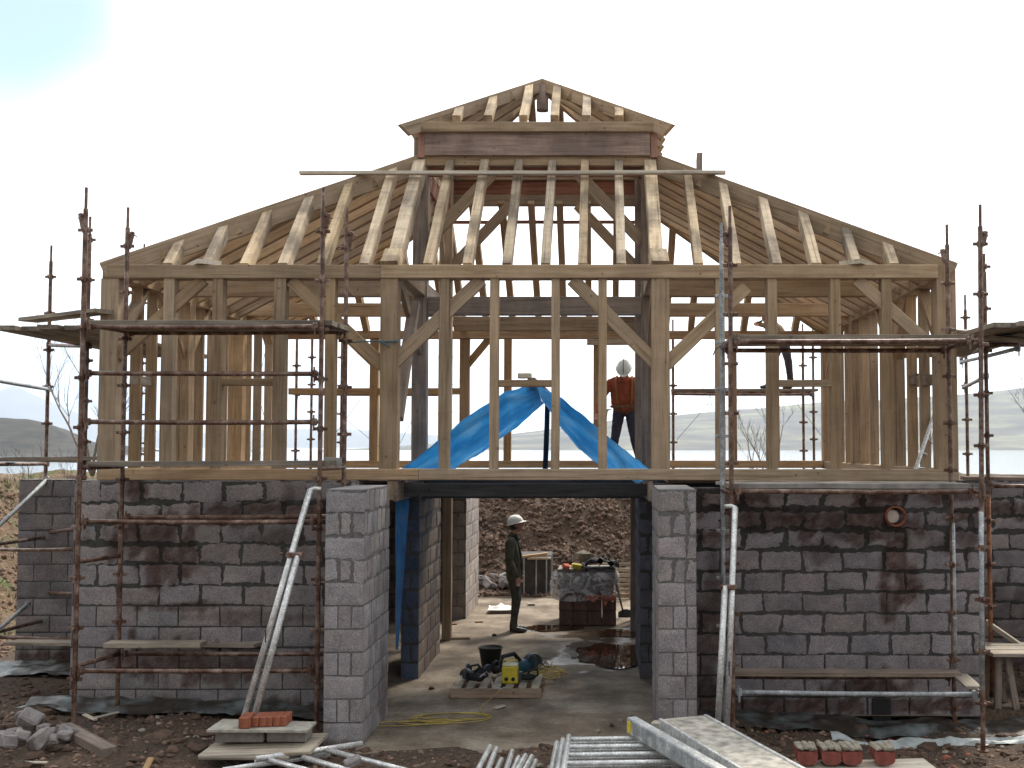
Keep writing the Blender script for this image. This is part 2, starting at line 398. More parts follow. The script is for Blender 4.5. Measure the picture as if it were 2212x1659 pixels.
# ------------------------------------------------------------ ground, water, hills, haze
def smooth(a, b, x):
    t = max(0.0, min(1.0, (x - a) / (b - a))); return t * t * (3 - 2 * t)
def fbm(x, y, s, o=4): return noise.fractal(Vector((x * s, y * s, 1.7)), 1.0, 2.0, o)
def ground_z(x, y):
    # the excavated yard: flat inside, an earth bank round its back and its left side
    d = max(y - 21.2, -8.35 - 0.10 * (y - 14) - x, 0.0)
    # the right side stays open and low
    d2 = max(x - 9.5, 0.0)
    dd = max(d, d2)
    z = 0.0
    far = math.hypot(max(0, y - 24), max(0, abs(x) - 12))
    if dd > 0:
        z = (2.12 if y > 19 else 2.32) * smooth(0, 3.4, dd) + 0.14 * fbm(x, y, 0.7) * smooth(0.3, 2.0, dd)
        z += 0.14 * fbm(x, y, 2.3) * smooth(0.1, 1.0, dd)
    z += 0.03 * fbm(x, y, 1.3, 5)
    if y < 11.6: z += 0.05 * fbm(x + 9, y, 1.9, 5)
    if y < 7: z += 1.25 * smooth(7, 2, y)
    if x < -2.6 and 9 < y < 11.8: z += 0.10 * smooth(-2.7, -4.5, x)
    if x > 1.2 and y < 11.8: z -= 0.10 * smooth(1.3, 3.0, x)
    z += -9.5 * smooth(4, 75, far)
    return z
def axis_vals(lo, hi, step, far):
    c = list(np.arange(lo, hi + 1e-6, step)); s = step; a = hi; out = []
    while a < far: s *= 1.22; a += s; out.append(a)
    s = step; a = lo; pre = []
    while a > -far: s *= 1.22; a -= s; pre.append(a)
    return pre[::-1] + c + out
gx = axis_vals(-11.5, 7.5, 0.085, 9000); gy = axis_vals(8.2, 27.5, 0.085, 9000)
in_slab = lambda x, y: (10.35 < y < 20.6 and -5.7 < x < 4.0 and not (y < 11.7 and (x < -2.38 or x > 0.62)))
gv = []
for y in gy:
    for x in gx:
        if y > 90 or abs(x) > 70 or y < -70: z = -9.6 if y > 60 else (-9.6 if abs(x) > 400 else 1.2)
        else: z = ground_z(x, y)
        if in_slab(x, y): z = -0.12
        gv.append((x, y, z))
nx_, ny_ = len(gx), len(gy)
gf = [(j * nx_ + i, j * nx_ + i + 1, (j + 1) * nx_ + i + 1, (j + 1) * nx_ + i) for j in range(ny_ - 1) for i in range(nx_ - 1)]
def dirtmat():
    m, n, l, b = newmat('stony_earth')
    g = n.new('ShaderNodeNewGeometry')
    a = noise_node(n, l, g.outputs['Position'], 0.9, 8, 0.7); f = noise_node(n, l, g.outputs['Position'], 22, 6, 0.75)
    r = ramp(n, l, f.outputs['Fac'], [(0.3, (0.030, 0.019, 0.013)), (0.5, (0.090, 0.060, 0.042)), (0.62, (0.145, 0.100, 0.072)), (0.78, (0.22, 0.17, 0.125))])
    r2 = ramp(n, l, a.outputs['Fac'], [(0.35, (0.6, 0.55, 0.5)), (0.65, (1.25, 1.15, 1.0))])
    c = mixc(n, l, 'MULTIPLY', 1.0, r.outputs[0], r2.outputs[0])
    # grass that has taken on the old bank at the left and beyond the site
    sp = n.new('ShaderNodeSeparateXYZ'); l.new(g.outputs['Position'], sp.inputs[0])
    mrx = n.new('ShaderNodeMapRange'); mrx.inputs['From Min'].default_value = -8.0; mrx.inputs['From Max'].default_value = -9.5
    l.new(sp.outputs['X'], mrx.inputs['Value'])
    mry = n.new('ShaderNodeMapRange'); mry.inputs['From Min'].default_value = 26; mry.inputs['From Max'].default_value = 34
    l.new(sp.outputs['Y'], mry.inputs['Value'])
    mxm = n.new('ShaderNodeMath'); mxm.operation = 'MAXIMUM'; l.new(mrx.outputs[0], mxm.inputs[0]); l.new(mry.outputs[0], mxm.inputs[1])
    gn = noise_node(n, l, g.outputs['Position'], 1.6, 5, 0.6)
    gm = ramp(n, l, gn.outputs['Fac'], [(0.50, (0, 0, 0)), (0.60, (0.8, 0.8, 0.8))])
    mm_ = n.new('ShaderNodeMath'); mm_.operation = 'MULTIPLY'; l.new(gm.outputs[0], mm_.inputs[0]); l.new(mxm.outputs[0], mm_.inputs[1])
    gc = ramp(n, l, f.outputs['Fac'], [(0.3, (0.03, 0.05, 0.012)), (0.7, (0.12, 0.16, 0.045))])
    bankc = mixc(n, l, 'MULTIPLY', mxm.outputs[0], c, (1.7, 1.75, 1.6))
    c = mixc(n, l, 'MIX', mm_.outputs[0], bankc, gc.outputs[0])
    l.new(c, b.inputs['Base Color']); b.inputs['Roughness'].default_value = 0.9
    bp = bump(n, l, f.outputs['Fac'], 0.9, 0.05, b)
    return m
DIRT = dirtmat()
mb = MB(); mb.v = gv; mb.f = gf; mb.c = [(1, 1, 1)] * len(gv)
gobj = mb.build('ground', DIRT, smooth=True, kind='structure')

def watermat():
    m, n, l, b = newmat('sea_water')
    g = n.new('ShaderNodeNewGeometry')
    b.inputs['Base Color'].default_value = (0.30, 0.34, 0.38, 1); b.inputs['Roughness'].default_value = 0.12
    mp = n.new('ShaderNodeMapping'); mp.inputs['Scale'].default_value = (0.02, 0.1, 0.1); l.new(g.outputs['Position'], mp.inputs['Vector'])
    w = noise_node(n, l, mp.outputs[0], 3, 4)
    bump(n, l, w.outputs['Fac'], 0.15, 0.4, b)
    return m
mb = MB(); mb.grid(lambda u, v: Vector((-12000 + 24000 * u, 45 + 13000 * v, -6.0)), 8, 8)
mb.build('sea', watermat(), kind='structure')

def hillmat(name, c0, c1, c2, sc):
    m, n, l, b = newmat(name)
    g = n.new('ShaderNodeNewGeometry')
    mp = n.new('ShaderNodeMapping'); mp.inputs['Scale'].default_value = (1, 1, 5); l.new(g.outputs['Position'], mp.inputs['Vector'])
    a = noise_node(n, l, mp.outputs[0], sc, 7, 0.65)
    r = ramp(n, l, a.outputs['Fac'], [(0.33, c0), (0.5, c1), (0.68, c2)])
    l.new(r.outputs[0], b.inputs['Base Color']); b.inputs['Roughness'].default_value = 1.0
    return m
def hill(name, prof, Y, depth, m, nu=160, nv=26, rough=0.08, seed=0.0):
    """prof: list of (px, py) of the skyline as seen from here; the hill rises from the shore at Y to its crest at Y + depth"""
    pts = [(V(px, py, Y + depth)) for px, py in prof]
    xs = [p.x for p in pts]; zs = [p.z for p in pts]
    def P(u, v):
        x = xs[0] + (xs[-1] - xs[0]) * u
        zc = np.interp(x, xs, zs)
        sh = math.sin(min(v, 1.0) * math.pi / 2) ** 1.25 if v <= 0.66 else 1
        t = v / 0.66
        if t <= 1: h = smooth(-0.25, 1.15, t) ** 1.1; h = (h - smooth(-0.25, 1.15, 0) ** 1.1) / (smooth(-0.25, 1.15, 1) ** 1.1 - smooth(-0.25, 1.15, 0) ** 1.1)
        else: h = 1 - 0.35 * (t - 1)
        k = (Y + depth * t) / (Y + depth)
        amp = max(0.0, (zc + 6)) * rough
        z = -6.8 + (zc + 6.8) * h + amp * noise.fractal(Vector((x / (depth * .5) + seed, t * 2.2, seed)), 1.0, 2.0, 6) * (min(1, t * 3) if t < 1 else 1)
        return Vector((x * (0.55 + 0.45 * k) + depth * 0.05 * noise.noise(Vector((x / depth * 3, seed, 0))), Y + depth * t + (0 if t else depth * 0.06 * noise.noise(Vector((x / depth * 4, 3 + seed, 0)))), z))
    mb = MB(); mb.grid(P, nu, nv)
    return mb.build(name, m, smooth=True, kind='structure')
HM1 = hillmat('moorland', (0.03, 0.028, 0.024), (0.085, 0.075, 0.055), (0.19, 0.19, 0.10), 0.0045)
HM2 = hillmat('headland_scrub', (0.006, 0.006, 0.004), (0.022, 0.018, 0.011), (0.05, 0.042, 0.025), 0.035)
HM3 = hillmat('far_mountain', (0.05, 0.05, 0.05), (0.07, 0.07, 0.065), (0.10, 0.10, 0.09), 0.002)
hill('hills', [(820, 966), (980, 955), (1100, 938), (1200, 925), (1330, 905), (1460, 897), (1560, 888), (1680, 876), (1800, 868), (1950, 862), (2080, 852), (2212, 843), (2500, 825), (3000, 815), (3600, 850)], 2700, 1500, HM1, seed=2.0)
hill('headland', [(-900, 880), (-400, 890), (-100, 900), (0, 903), (60, 906), (110, 915), (140, 930), (165, 948), (205, 955), (260, 962), (330, 975)], 950, 160, HM2, rough=0.05, seed=5.0)
hill('mountain', [(-900, 880), (-400, 835), (-150, 840), (0, 845), (30, 832), (70, 850), (130, 880), (200, 905), (300, 925), (420, 935), (560, 930), (700, 925), (820, 930), (950, 940), (1100, 950), (1250, 960)], 9000, 1800, HM3, rough=0.05, seed=8.0)

hm, hn, hl, hb = newmat('haze_air')
hn.remove(hb)
pv = hn.new('ShaderNodeVolumePrincipled'); pv.inputs['Density'].default_value = 0.00007; pv.inputs['Color'].default_value = (0.78, 0.87, 1.0, 1)
pv.inputs['Anisotropy'].default_value = 0.3
hl.new(pv.outputs[0], hn['Material Output'].inputs['Volume'])
mb = MB(); mb.bbox((-12500, -60, -10.9), (12500, 13500, 700))
haze = mb.build('haze', hm, kind='stuff')

# ------------------------------------------------------------ block walls
def wobble(P, s=3.0): return noise.noise(Vector(P) * s) * 0.5 + 0.5
def make_stain(blobs):
    """damp and mortar runs that have soaked into the blockwork: (x, y, z, rx, rz, strength)"""
    def f(P):
        P = Vector(P); k = 0.0
        w = 0.7 * noise.fractal(Vector((P.x * 7, P.y * 7, P.z * 2.6)), 1.0, 2.0, 5)
        for (bx, by, bz, rx, rz, st) in blobs:
            q = math.hypot((P.x - bx), (P.y - by)) / rx
            e = math.hypot(q, (P.z - bz) / rz) + w
            k = max(k, st * (1 - smooth(0.62, 1.05, e)))
        return k
    return lambda P: f(P) * (0.72 + 0.28 * smooth(-.25, .3, noise.fractal(Vector(P) * 11, 1, 2, 3)))
NOSTAIN = lambda P: 0.0
def dark(c, k, wet=(0.27, 0.165, 0.125)): return tuple(c[i] * (1 - k + k * wet[i]) for i in range(3))

def block_face(mb, mm, O, u, v, nrm, length, nc, lens=0.44, first=0.0, cj=0.012, ch=0.225, stain=NOSTAIN, rough=None, tint=(1, 1, 1), altn=None, mort=1.0, holes=()):
    """one face of blockwork: O lower corner, u along, v up, nrm out; mb takes the blocks, mm the mortar behind them"""
    O = Vector(O); u = Vector(u); v = Vector(v); nrm = Vector(nrm)
    for r in range(nc):
        jr = rough(r) if rough else 0.004
        jw = cj + jr * 1.2
        L = lens if altn is None or r % 2 == 0 else altn
        off = (-(L + 0.01) / 2 if r % 2 else 0.0) + first if altn is None else 0.0
        a = off
        while a < length - 0.03:
            b = a + L + random.uniform(-0.006, 0.006) * (2 if jr > .008 else 1)
            x0, x1 = max(a, 0) + jw / 2, min(b + 0.01, length) - jw / 2
            if a <= 0: x0 = 0.0
            if b + 0.01 >= length: x1 = length
            a = b + 0.01
            if x1 - x0 < 0.04: continue
            if any(hx0 < (x0 + x1) / 2 < hx1 and hr == r for hx0, hx1, hr in holes): continue
            y0, y1 = r * ch + jw / 2, (r + 1) * ch - jw / 2
            c0 = random.uniform(0.84, 1.14); hue = random.uniform(-0.03, 0.03)
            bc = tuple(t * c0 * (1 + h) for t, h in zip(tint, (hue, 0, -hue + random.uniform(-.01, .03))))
            out = 0.010 + random.uniform(-0.003, 0.003)
            nu, nv = max(3, int((x1 - x0) / 0.04)), 6
            cj4 = [(random.uniform(-jr, jr), random.uniform(-jr, jr)) for _ in range(4)]
            vs = []; cols = []
            for j in range(nv + 1):
                for i in range(nu + 1):
                    s, t = i / nu, j / nv
                    dx = (cj4[0][0] * (1 - s) * (1 - t) + cj4[1][0] * s * (1 - t) + cj4[2][0] * s * t + cj4[3][0] * (1 - s) * t)
                    dz = (cj4[0][1] * (1 - s) * (1 - t) + cj4[1][1] * s * (1 - t) + cj4[2][1] * s * t + cj4[3][1] * (1 - s) * t)
                    ed = (i in (0, nu)) or (j in (0, nv))
                    if ed: dx += random.uniform(-jr, jr) * .6; dz += random.uniform(-jr, jr) * .6
                    xx = x0 + (x1 - x0) * s + dx
                    if x0 == 0.0 and i == 0: xx = 0.0
                    if x1 == length and i == nu: xx = length
                    P = O + u * xx + v * (y0 + (y1 - y0) * t + dz) + nrm * (out - (0.004 if ed else 0))
                    vs.append(P); cols.append(dark(bc, stain(P)))
            n0 = len(vs)
            fs = [(j * (nu + 1) + i, j * (nu + 1) + i + 1, (j + 1) * (nu + 1) + i + 1, (j + 1) * (nu + 1) + i) for j in range(nv) for i in range(nu)]
            rim = [i for i in range(nu + 1)] + [j * (nu + 1) + nu for j in range(1, nv + 1)] + [nv * (nu + 1) + i for i in range(nu - 1, -1, -1)] + [j * (nu + 1) for j in range(nv - 1, 0, -1)]
            for q in rim: vs.append(vs[q] - nrm * 0.03); cols.append(cols[q])
            m_ = len(rim)
            fs += [(rim[k], n0 + k, n0 + (k + 1) % m_, rim[(k + 1) % m_]) for k in range(m_)]
            mb.add(vs, fs, cols)
    # mortar bed behind
    tot = nc * ch
    nu, nv = max(1, int(length / 0.05)), max(1, int(tot / 0.05))
    def P(s, t):
        p = O + u * (length * s) + v * (tot * t)
        return p + nrm * (0.0015 + 0.003 * noise.noise(p * 9) if 0 < s < 1 and 0 < t < 1 else 0.0)
    mm.grid(P, nu, nv, lambda p: dark((mort * (0.55 + 0.5 * wobble(p, 1.3)),) * 3, stain(p), (0.25, 0.17, 0.13)))
    rimv = [O, O + u * length, O + u * length + v * tot, O + v * tot]

def block_wall(name, label, x0, x1, y, z0, nc, thick=0.215, sides='ft', stain=NOSTAIN, rough=None, first=0.0, tint=(1, 1, 1), cj=0.012, mort=1.0, cat='wall', group=None, altn=None, lens=0.44, sidelens=0.215, holes=()):
    root = thing(name, label, cat, ((x0 + x1) / 2, y + thick / 2, z0), group)
    mb, mm = MB(), MB(); ch = 0.225; top = z0 + nc * ch
    kw = dict(stain=stain, rough=rough, tint=tint, cj=cj, mort=mort)
    if 'f' in sides: block_face(mb, mm, (x0, y, z0), (1, 0, 0), (0, 0, 1), (0, -1, 0), x1 - x0, nc, first=first, altn=altn, lens=lens, holes=holes, **kw)
    if 'b' in sides: block_face(mb, mm, (x1, y + thick, z0), (-1, 0, 0), (0, 0, 1), (0, 1, 0), x1 - x0, nc, **kw)
    if 'r' in sides: block_face(mb, mm, (x1, y, z0), (0, 1, 0), (0, 0, 1), (1, 0, 0), thick, nc, lens=sidelens, **kw)
    if 'l' in sides: block_face(mb, mm, (x0, y + thick, z0), (0, -1, 0), (0, 0, 1), (-1, 0, 0), thick, nc, lens=sidelens, **kw)
    if 't' in sides: block_face(mb, mm, (x0, y, top), (1, 0, 0), (0, 1, 0), (0, 0, 1), x1 - x0, 1, ch=thick, lens=lens if x1 - x0 > 1 else (x1 - x0) * 2, stain=stain, rough=rough, tint=tint)
    core = MB(); core.bbox((x0 + 0.002, y + 0.002, z0), (x1 - 0.002, y + thick - 0.002, top - 0.002), (0.8, 0.8, 0.8))
    mm.v, mm.f, mm.c = mm.v, mm.f, mm.c
    mm.add(core.v, core.f, (0.8, 0.8, 0.8))
    mb.build('blockwork', BLOCK, root, color=True); mm.build('mortar', MORTAR, root, color=True)
    return root

YW = 11.72
rnd = random.Random(3)
stL = [(-5.0, YW, 1.93, .55, .28, .92), (-4.75, YW, 1.62, .38, .3, .9), (-4.35, YW, 2.12, .7, .12, .9), (-3.3, YW, 2.2, 1.6, .12, .85), (-4.7, YW, .62, .75, .26, .88), (-4.2, YW, .45, .6, .2, .8),
       (-3.4, YW, 2.38, .12, .2, .5), (-5.1, YW, 2.42, .14, .2, .9), (-4.3, YW, .08, 1.9, .1, .9), (-2.9, YW, .5, .35, .5, .85), (-2.75, YW, 1.4, .25, .6, .7), (-3.9, YW, 1.05, .9, .08, .5), (-4.6, YW, 1.16, .5, .07, .8), (-3.6, YW, 1.9, .4, .1, .5)]
def rough_left(r): return 0.024 if r >= 7 else (0.016 if r >= 5 else (0.006 if r in (2, 3) else 0.003))
block_wall('block_wall', 'grey blockwork wall left of the opening, under the corner post, streaked with dark damp', -5.78, -2.69, YW, 0.045, 11, sides='ftlr', stain=make_stain(stL), rough=rough_left, first=-0.18, tint=(0.98, 0.96, 0.98), mort=0.5, lens=0.44)
stR = []
for k in range(26):
    stR.append((rnd.uniform(.95, 4.05), YW, rnd.uniform(1.92, 2.42), rnd.uniform(.12, .42), rnd.uniform(.05, .14), rnd.uniform(.8, .97)))
stR += [(3.25, YW, 1.62, .22, .5, .95), (3.15, YW, 1.25, .16, .3, .9), (3.0, YW, 2.05, .8, .2, .9), (1.8, YW, 2.1, .7, .16, .85), (2.4, YW, 1.78, .2, .18, .6), (2.9, YW, .28, .5, .18, .95), (2.0, YW, .1, 1.6, .12, .93), (1.15, YW, .9, .3, .9, .75), (3.3, YW, .1, .9, .1, .95), (1.1, YW, .2, .3, .3, .9), (3.9, YW, 1.9, .2, .2, .8)]
def rough_right(r): return 0.030 if r >= 8 else (0.016 if r >= 3 else 0.007)
block_wall('block_wall', 'dark stained blockwork wall right of the opening, pierced by a round clay pipe', 0.915, 4.13, YW, -0.03, 11, sides='ftlr', stain=make_stain(stR), rough=rough_right, first=-0.3, tint=(0.90, 0.88, 0.93), cj=0.016, mort=0.42, lens=0.44)
# short set-back walls beside the front
def rough_mid(r): return 0.010 if r >= 7 else 0.004
block_wall('block_wall', 'set-back grey block wall at the far left beside the grassy bank', -7.82, -5.72, 14.35, -0.02, 11, sides='ftlb', rough=rough_mid, stain=make_stain([(-6.7, 14.35, .1, 1.5, .15, .9), (-6.3, 14.35, 1.5, .5, .5, .35)]), tint=(0.82, 0.80, 0.82), mort=0.6)
block_wall('block_wall', 'set-back block wall at the far right behind the trestle bench', 4.18, 9.0, 14.0, -0.02, 11, sides='ftlb', rough=rough_right, tint=(0.80, 0.79, 0.82), mort=0.4, stain=make_stain([(4.9, 14, 2.1, 1.1, .12, .9), (6.4, 14, 2.0, 1.2, .14, .9), (5.3, 14, .7, 2.2, .5, .6), (5, 14, .1, 2.5, .2, .95)]))
# two wing walls standing forward beside the opening
def rough_pier(r): return 0.018 if r >= 7 else 0.004
block_wall('block_pier', 'tall pale block wing wall on the left of the opening, ending in a clean corner', -2.71, -2.335, 10.5, 0.0, 11, thick=1.2, sides='ftlr', rough=rough_pier, tint=(1.06, 1.06, 1.09), lens=0.375, altn=0.12, sidelens=0.215, mort=1.05, cat='wing wall',
           stain=make_stain([(-2.33, 11.5, .3, .3, .4, .5), (-2.5, 10.5, .02, .5, .05, .6)]))
block_wall('block_pier', 'tall pale block wing wall on the right of the opening, beside the aluminium walkway board', 0.545, 0.91, 10.5, 0.0, 11, thick=1.2, sides='ftlr', rough=rough_pier, tint=(0.98, 0.96, 0.98), lens=0.25, altn=0.13, sidelens=0.215, mort=1.05, cat='wing wall',
           stain=make_stain([(0.75, 10.5, .6, .12, .1, .25), (0.55, 10.9, .6, .08, .9, .7)]))
# side and rear walls of the lower storey
def side_wall(name, label, xf, y0, y1, nrm, z0=-0.02, nc=11, thick=0.215, ftint=None, **kw):
    root = thing(name, label, 'wall', (xf, (y0 + y1) / 2, z0)); mb, mm = MB(), MB()
    for s in (1, -1):
        x = xf + (0 if s == nrm else -nrm * thick)
        if s == 1: block_face(mb, mm, (x, y0, z0), (0, 1, 0), (0, 0, 1), (1, 0, 0), y1 - y0, nc, **kw)
        else: block_face(mb, mm, (x, y1, z0), (0, -1, 0), (0, 0, 1), (-1, 0, 0), y1 - y0, nc, **kw)
    xa, xb = sorted((xf, xf - nrm * thick))
    block_face(mb, mm, (xa, y0, z0), (1, 0, 0), (0, 0, 1), (0, -1, 0), xb - xa, nc, lens=0.215, **dict(kw, tint=ftint or kw.get('tint', (1, 1, 1))))
    block_face(mb, mm, (xa, y0, z0 + nc * .225), (1, 0, 0), (0, 1, 0), (0, 0, 1), xb - xa, 1, ch=y1 - y0, **kw)
    block_face(mb, mm, (xb, y1, z0), (-1, 0, 0), (0, 0, 1), (0, 1, 0), xb - xa, nc, lens=0.215, **kw)
    mm.bbox((xa + .002, y0 + .002, z0), (xb - .002, y1 - .002, z0 + nc * .225 - .002), (.8, .8, .8))
    mb.build('blockwork', BLOCK, root, color=True); mm.build('mortar', MORTAR, root, color=True)
    return root
side_wall('block_wall', 'outer left side wall of the lower storey running back from the corner', -5.56, 11.96, 18.0, 1, rough=rough_mid, tint=(.8, .78, .8))
side_wall('block_wall', 'outer right side wall of the lower storey running back from the corner', 3.91, 11.96, 18.0, -1, rough=rough_mid, tint=(.8, .78, .8))
side_wall('block_wall', 'dark inner block wall left of the passage, just behind the hanging blue sheet', XX(905, 13.5, 1200), 13.5, 15.25, 1, rough=rough_right, tint=(.80, .68, .58), ftint=(.30, .40, .62), cj=.02, mort=.5, thick=.21)  # tints paint the lit side tan and the sheet's blue reflection on the end
side_wall('block_wall', 'dark inner block wall right of the passage, beside the big puddle', XX(1383, 13.5, 1200), 13.5, 15.25, -1, rough=rough_right, tint=(.42, .44, .52), cj=.02, mort=.4, thick=.21)  # dark bluish tint stands in for light reflected off the blue sheet
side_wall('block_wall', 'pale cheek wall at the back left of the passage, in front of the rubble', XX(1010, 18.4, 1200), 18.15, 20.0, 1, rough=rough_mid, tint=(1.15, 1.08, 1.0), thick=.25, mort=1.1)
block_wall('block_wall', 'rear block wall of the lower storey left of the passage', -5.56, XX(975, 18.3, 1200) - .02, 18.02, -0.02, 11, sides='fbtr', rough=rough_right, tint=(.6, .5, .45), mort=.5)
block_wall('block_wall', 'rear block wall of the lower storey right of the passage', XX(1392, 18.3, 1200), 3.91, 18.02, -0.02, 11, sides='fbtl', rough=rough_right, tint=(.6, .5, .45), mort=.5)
# clay pipe through the right wall
pc = V(1933, 1115, YW)
rt = thing('clay_pipe', 'round terracotta pipe end set in the dark stained blockwork wall', 'pipe', pc)
mb = MB(); mb.hollow(pc + Vector((0, -0.05, 0)), pc + Vector((0, 0.45, -0.02)), 0.112, 0.018, 24); mb.build('pipe_wall', CLAY, rt, smooth=True)
mb = MB(); mb.lathe([(0.0, 0), (0.07, 0), (0.07, .01)], pc + Vector((-0.03, -.02, 0)), 20, Euler((R(90), 0, 0)).to_matrix()); mb.build('pale_disc', simple('painted_pipe_light', (.55, .5, .45), .9, var=.2), rt)  # pale disc stands in for the light inside the pipe

# ------------------------------------------------------------ floor slab, wet patches, puddle
def slabmat():
    m, n, l, b = newmat('site_concrete')
    g = n.new('ShaderNodeNewGeometry')
    a = noise_node(n, l, g.outputs['Position'], 1.3, 8, 0.7); f = noise_node(n, l, g.outputs['Position'], 28, 6, 0.75)
    r = ramp(n, l, a.outputs['Fac'], [(0.34, (0.085, 0.062, 0.043)), (0.5, (0.20, 0.155, 0.11)), (0.68, (0.36, 0.31, 0.245))])
    r2 = ramp(n, l, f.outputs['Fac'], [(0.3, (0.6, 0.58, 0.55)), (0.7, (1.25, 1.25, 1.25))])
    c = mixc(n, l, 'MULTIPLY', 0.8, r.outputs[0], r2.outputs[0])
    at = n.new('ShaderNodeVertexColor'); at.layer_name = 'Col'
    sp = n.new('ShaderNodeSeparateColor'); l.new(at.outputs[0], sp.inputs[0])
    c = mixc(n, l, 'MIX', sp.outputs[0], c, mixc(n, l, 'MULTIPLY', 1.0, c, (0.45, 0.42, 0.40)))
    l.new(c, b.inputs['Base Color'])
    rr = n.new('ShaderNodeMapRange'); rr.inputs['To Min'].default_value = 0.9; rr.inputs['To Max'].default_value = 0.16
    l.new(sp.outputs[0], rr.inputs['Value']); l.new(rr.outputs[0], b.inputs['Roughness'])
    bump(n, l, f.outputs['Fac'], 0.35, 0.012, b)
    return m
wet = [(XX(1270, 16, 1370), 16.6, .55, .5), (XX(1200, 17, 1350), 17.2, .5, .3), (0.1, 15.0, .75, .9), (-0.05, 15.6, .6, .5), (0.3, 16.4, .4, .9), (-.25, 14.6, .55, .45)]
def wetness(p):
    w = 0.7 * noise.fractal(Vector((p.x * 1.6, p.y * 1.6, 0)), 1, 2, 4); k = 0
    for (wx, wy, rx, ry) in wet:
        k = max(k, 1 - smooth(0.7, 1.1, math.hypot((p.x - wx) / rx, (p.y - wy) / ry) + w))
    return k
mb = MB()
def slabz(x, y): return 0.0 + 0.008 * fbm(x, y, 1.2)
sx0, sx1, sy0, sy1 = -5.52, 3.88, 10.25, 20.6
NX, NY = 188, 200
vs = []; cs = []; keep = {}
for j in range(NY + 1):
    for i in range(NX + 1):
        x, y = sx0 + (sx1 - sx0) * i / NX, sy0 + (sy1 - sy0) * j / NY
        if j == 0: y += 0.12 * noise.noise(Vector((x * 2.3, 1, 0))) - 0.0
        keep[(i, j)] = (y >= 11.6 or (-2.42 < x < 1.25))
        if not keep[(i, j)]: pass
        p = Vector((x, y, slabz(x, y))); vs.append(p); k = wetness(p); cs.append((k, k, k))
fs = [(j * (NX + 1) + i, j * (NX + 1) + i + 1, (j + 1) * (NX + 1) + i + 1, (j + 1) * (NX + 1) + i) for j in range(NY) for i in range(NX) if all(keep[q] for q in ((i, j), (i + 1, j), (i, j + 1), (i + 1, j + 1)))]
mb.add(vs, fs, cs)
front = [i for i in range(NX + 1) if keep[(i, 0)]]
n0 = len(vs); ev = []; 
for i in front: ev.append(vs[i] + Vector((0, 0.03, -0.14)))
mb.add(ev, [], (0, 0, 0)); mb.f += [(front[k], front[k + 1], n0 + k + 1, n0 + k) for k in range(len(front) - 1)]
SLABM = slabmat()
mb.build('concrete_floor', SLABM, smooth=True, color=True, kind='structure')
pm, pn, pl, pb = newmat('muddy_water'); pb.inputs['Base Color'].default_value = (0.05, 0.022, 0.010, 1); pb.inputs['Roughness'].default_value = 0.02; pb.inputs['IOR'].default_value = 1.5
mb = MB(); 
def puddle(cx, cy, rx, ry, seed, z=0.013):
    vs = [Vector((cx, cy, z))]; n = 72
    for k in range(n):
        a = 2 * math.pi * k / n; rr = 1 + .38 * noise.noise(Vector((math.cos(a) * 1.6 + seed, math.sin(a) * 1.6, seed))) + .16 * noise.noise(Vector((math.cos(a) * 5 + seed, math.sin(a) * 5, seed)))
        vs.append(Vector((cx + rx * rr * math.cos(a), cy + ry * rr * math.sin(a), z)))
    mb.add(vs, [(0, k + 1, (k + 1) % n + 1) for k in range(n)])
puddle(0.13, 15.05, .52, .85, 3.1)
mb.build('puddle', pm, kind='structure')
mb = MB(); puddle(0.28, 16.7, .36, .32, 7.7); mb.build('puddle', pm, kind='structure')
mb = MB(); puddle(-0.75, 17.2, .42, .3, 9.2); mb.build('puddle', pm, kind='structure')

# ------------------------------------------------------------ the timber frame
YF = 11.76; YR = 17.95; YI = 13.58; YJ = 15.85
XL, XR = XX(210, YF, 1000), XX(2070, YF, 1000)
XA, XB = XX(905, YI, 400) + 0.02, XX(1418, YI, 400)
zs0, zs1 = ZZ(1037, YF), ZZ(1013, YF)
zp0, zp1 = ZZ(601, YF), ZZ(572, YF)
zt = ZZ(337, YI)
FR = thing('timber_building', 'open oak building frame with rafters and a small roof lantern, on the block walls', 'timber frame', ((XL + XR) / 2, (YF + YR) / 2, zs0))

